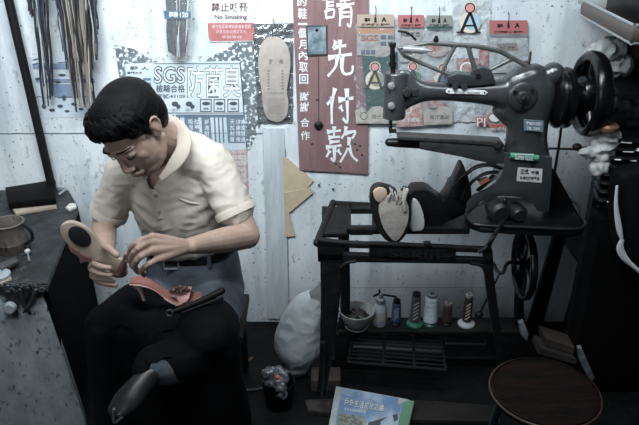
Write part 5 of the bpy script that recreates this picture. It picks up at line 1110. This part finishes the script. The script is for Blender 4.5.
bm = BM()
for dx in (-.075, .07): box(bm, bz + V((dx, -.098, 0)), (.012, .008, .045), None, .002)
obj('belt_loops', bm, JN, belt)
# apron
AP = M('apron_black', (.0022, .0025, .0035), .8, spec=.1, c2=(.004, .0045, .006), nscale=10, bump=.35, bscale=16)
bm = BM()
up_ = V((0, -.012, .012))
limb(bm, [HRp * .50 + KRp * .50 + up_, KRp + up_ * 1.5], [.093, .078], 18, 1); limb(bm, [KRp + V((0, -.012, 0)), AR + V((-.01, -.01, .02))], [(.080, .085), (.085, .08)], 18, 1, (0, 1, 0))
limb(bm, [HLp * .22 + KLp * .78 + up_, KLp + up_ * 1.4], [.090, .078], 18, 1); limb(bm, [KLp + V((0.01, 0, -.01)), V((KLp.x + .02, -.74, .10))], [.080, .085], 18, 1)
mid0 = (HRp + HLp) / 2; mid1 = (KRp + KLp) / 2
limb(bm, [mid0 * .6 + mid1 * .4, mid1 + V((0, 0, .0))], [(.10, .06), (.11, .06)], 18, 1)
limb(bm, [mid1 + V((0, 0, -.0)), V((mid1.x, -.72, .12))], [(.15, .06), (.19, .06)], 18, 1, (0, 1, 0))
limb(bm, [KLp + V((0, -.01, -.01)), KLp * .4 + ALp * .6 + V((0, 0, -.02)), ALp], [.074, .066, .056], 18, 3)
me = fuse(bm, .007, 7)
for v in me.vertices:
    if v.co.z < .5: v.co.y += .012 * math.sin(v.co.x * 46 + v.co.z * 3)
wrinkle(me, .010, 7, (1.6, 1, .8), 5); obj('apron', None, AP, man, me=me, ang=180)
# shoes
SHD = M('grey_shoe', (.014, .0145, .015), .35, c2=(.024, .024, .024), nscale=12)
def shoe(a, b, nm='shoe'):
    d = b - a; bm = BM(); limb(bm, [a, a + d * .35, a + d * .7, b], [(.030, .030), (.034, .030), (.040, .026), (.030, .018)], 16, 5); me = fuse(bm, .004, 3); s = obj(nm, None, SHD, man, me=me, ang=180); return s
TL = W(117, 412, -1.02); s = shoe(W(150, 374, -.93), TL)
bm = BM(); tube(bm, [W(114, 409, -1.045), TL + V((-.004, -.02, -.016)), W(122, 417, -1.04)], .004, 8, 3); obj('toe_cap', bm, M('toe_pale', (.14, .14, .135), .5), s)
shoe(AR + V((0, -.02, -.045)), AR + V((-.02, -.20, -.06)))
# low stool beneath him, tools on the lap
t = thing('low_stool', 'low dark wooden stool under the seated man', 'stool', V((PEL.x, PEL.y, 0)))
zs = min(HRp.z, HLp.z) - .085
bm = BM(); box2(bm, (PEL.x - .16, PEL.y - .12, zs - .035), (PEL.x + .16, PEL.y + .14, zs), .006); obj('seat', bm, SB, t)
for sx in (-1, 1):
    for sy in (-1, 1):
        bm = BM(); box(bm, V((PEL.x + sx * .13, PEL.y + .01 + sy * .10, (zs - .035) / 2)), (.035, .035, zs - .035), None, .003); obj('leg', bm, SB, t)
t = thing('leather_punch', 'dark handled tool with a small ring lying across the man\'s lap', 'hand tool', W(190, 306, -.78))
bm = BM(); limb(bm, [W(172, 312, -.79), W(196, 303, -.765), W(222, 291, -.73)], [.007, .009, .010], 10, 3); obj('handle', bm, M('handle_brown', (.008, .005, .004), .55, spec=.25), t)
bm = BM(); limb(bm, [W(182, 313, -.80), W(200, 306, -.785), W(222, 298, -.75)], [.003, .004, .005], 10, 3); obj('lower_handle', bm, BLK(), t)
bm = BM(); ringtorus(bm, W(169.5, 313, -.80), .008, .0026, (0, -1, .6), 20, 8); obj('ring', bm, DSTEEL(), t)
# ================================================================== LIGHT
w = bpy.data.worlds.new('world'); SC.world = w; w.use_nodes = True
w.node_tree.nodes['Background'].inputs[0].default_value = (.55, .70, .85, 1); w.node_tree.nodes['Background'].inputs[1].default_value = .07
def area(n, loc, tgt, sx, sy, e, col):
    l = bpy.data.lights.new(n, 'AREA'); l.shape = 'RECTANGLE'; l.size = sx; l.size_y = sy; l.energy = e; l.color = col
    o = bpy.data.objects.new(n, l); COL.objects.link(o); o.location = loc; o.rotation_euler = (V(tgt) - V(loc)).to_track_quat('-Z', 'Y').to_euler(); return o
area('daylight_from_street', (-.45, -1.12, 2.2), (-.35, 0, 1.35), 1.5, .5, 33, (.90, .96, 1)).data.spread = math.radians(115)
area('right_fill', (.75, -1.1, 2.3), (.6, -.05, .8), .8, .2, 9, (.9, .97, 1))  # added overhead fill to brighten the rack side, no known lamp there
area('front_fill', (-1.5, -3.0, 1.75), (-.3, 0, .75), 1.6, 1.0, 12, (.90, .96, 1))  # added fill from the front left, lifts the face and shirt
vs = SC.view_settings; vs.view_transform = 'Standard'; vs.look = 'None'; vs.exposure = 0; vs.gamma = 1; vs.use_curve_mapping = False
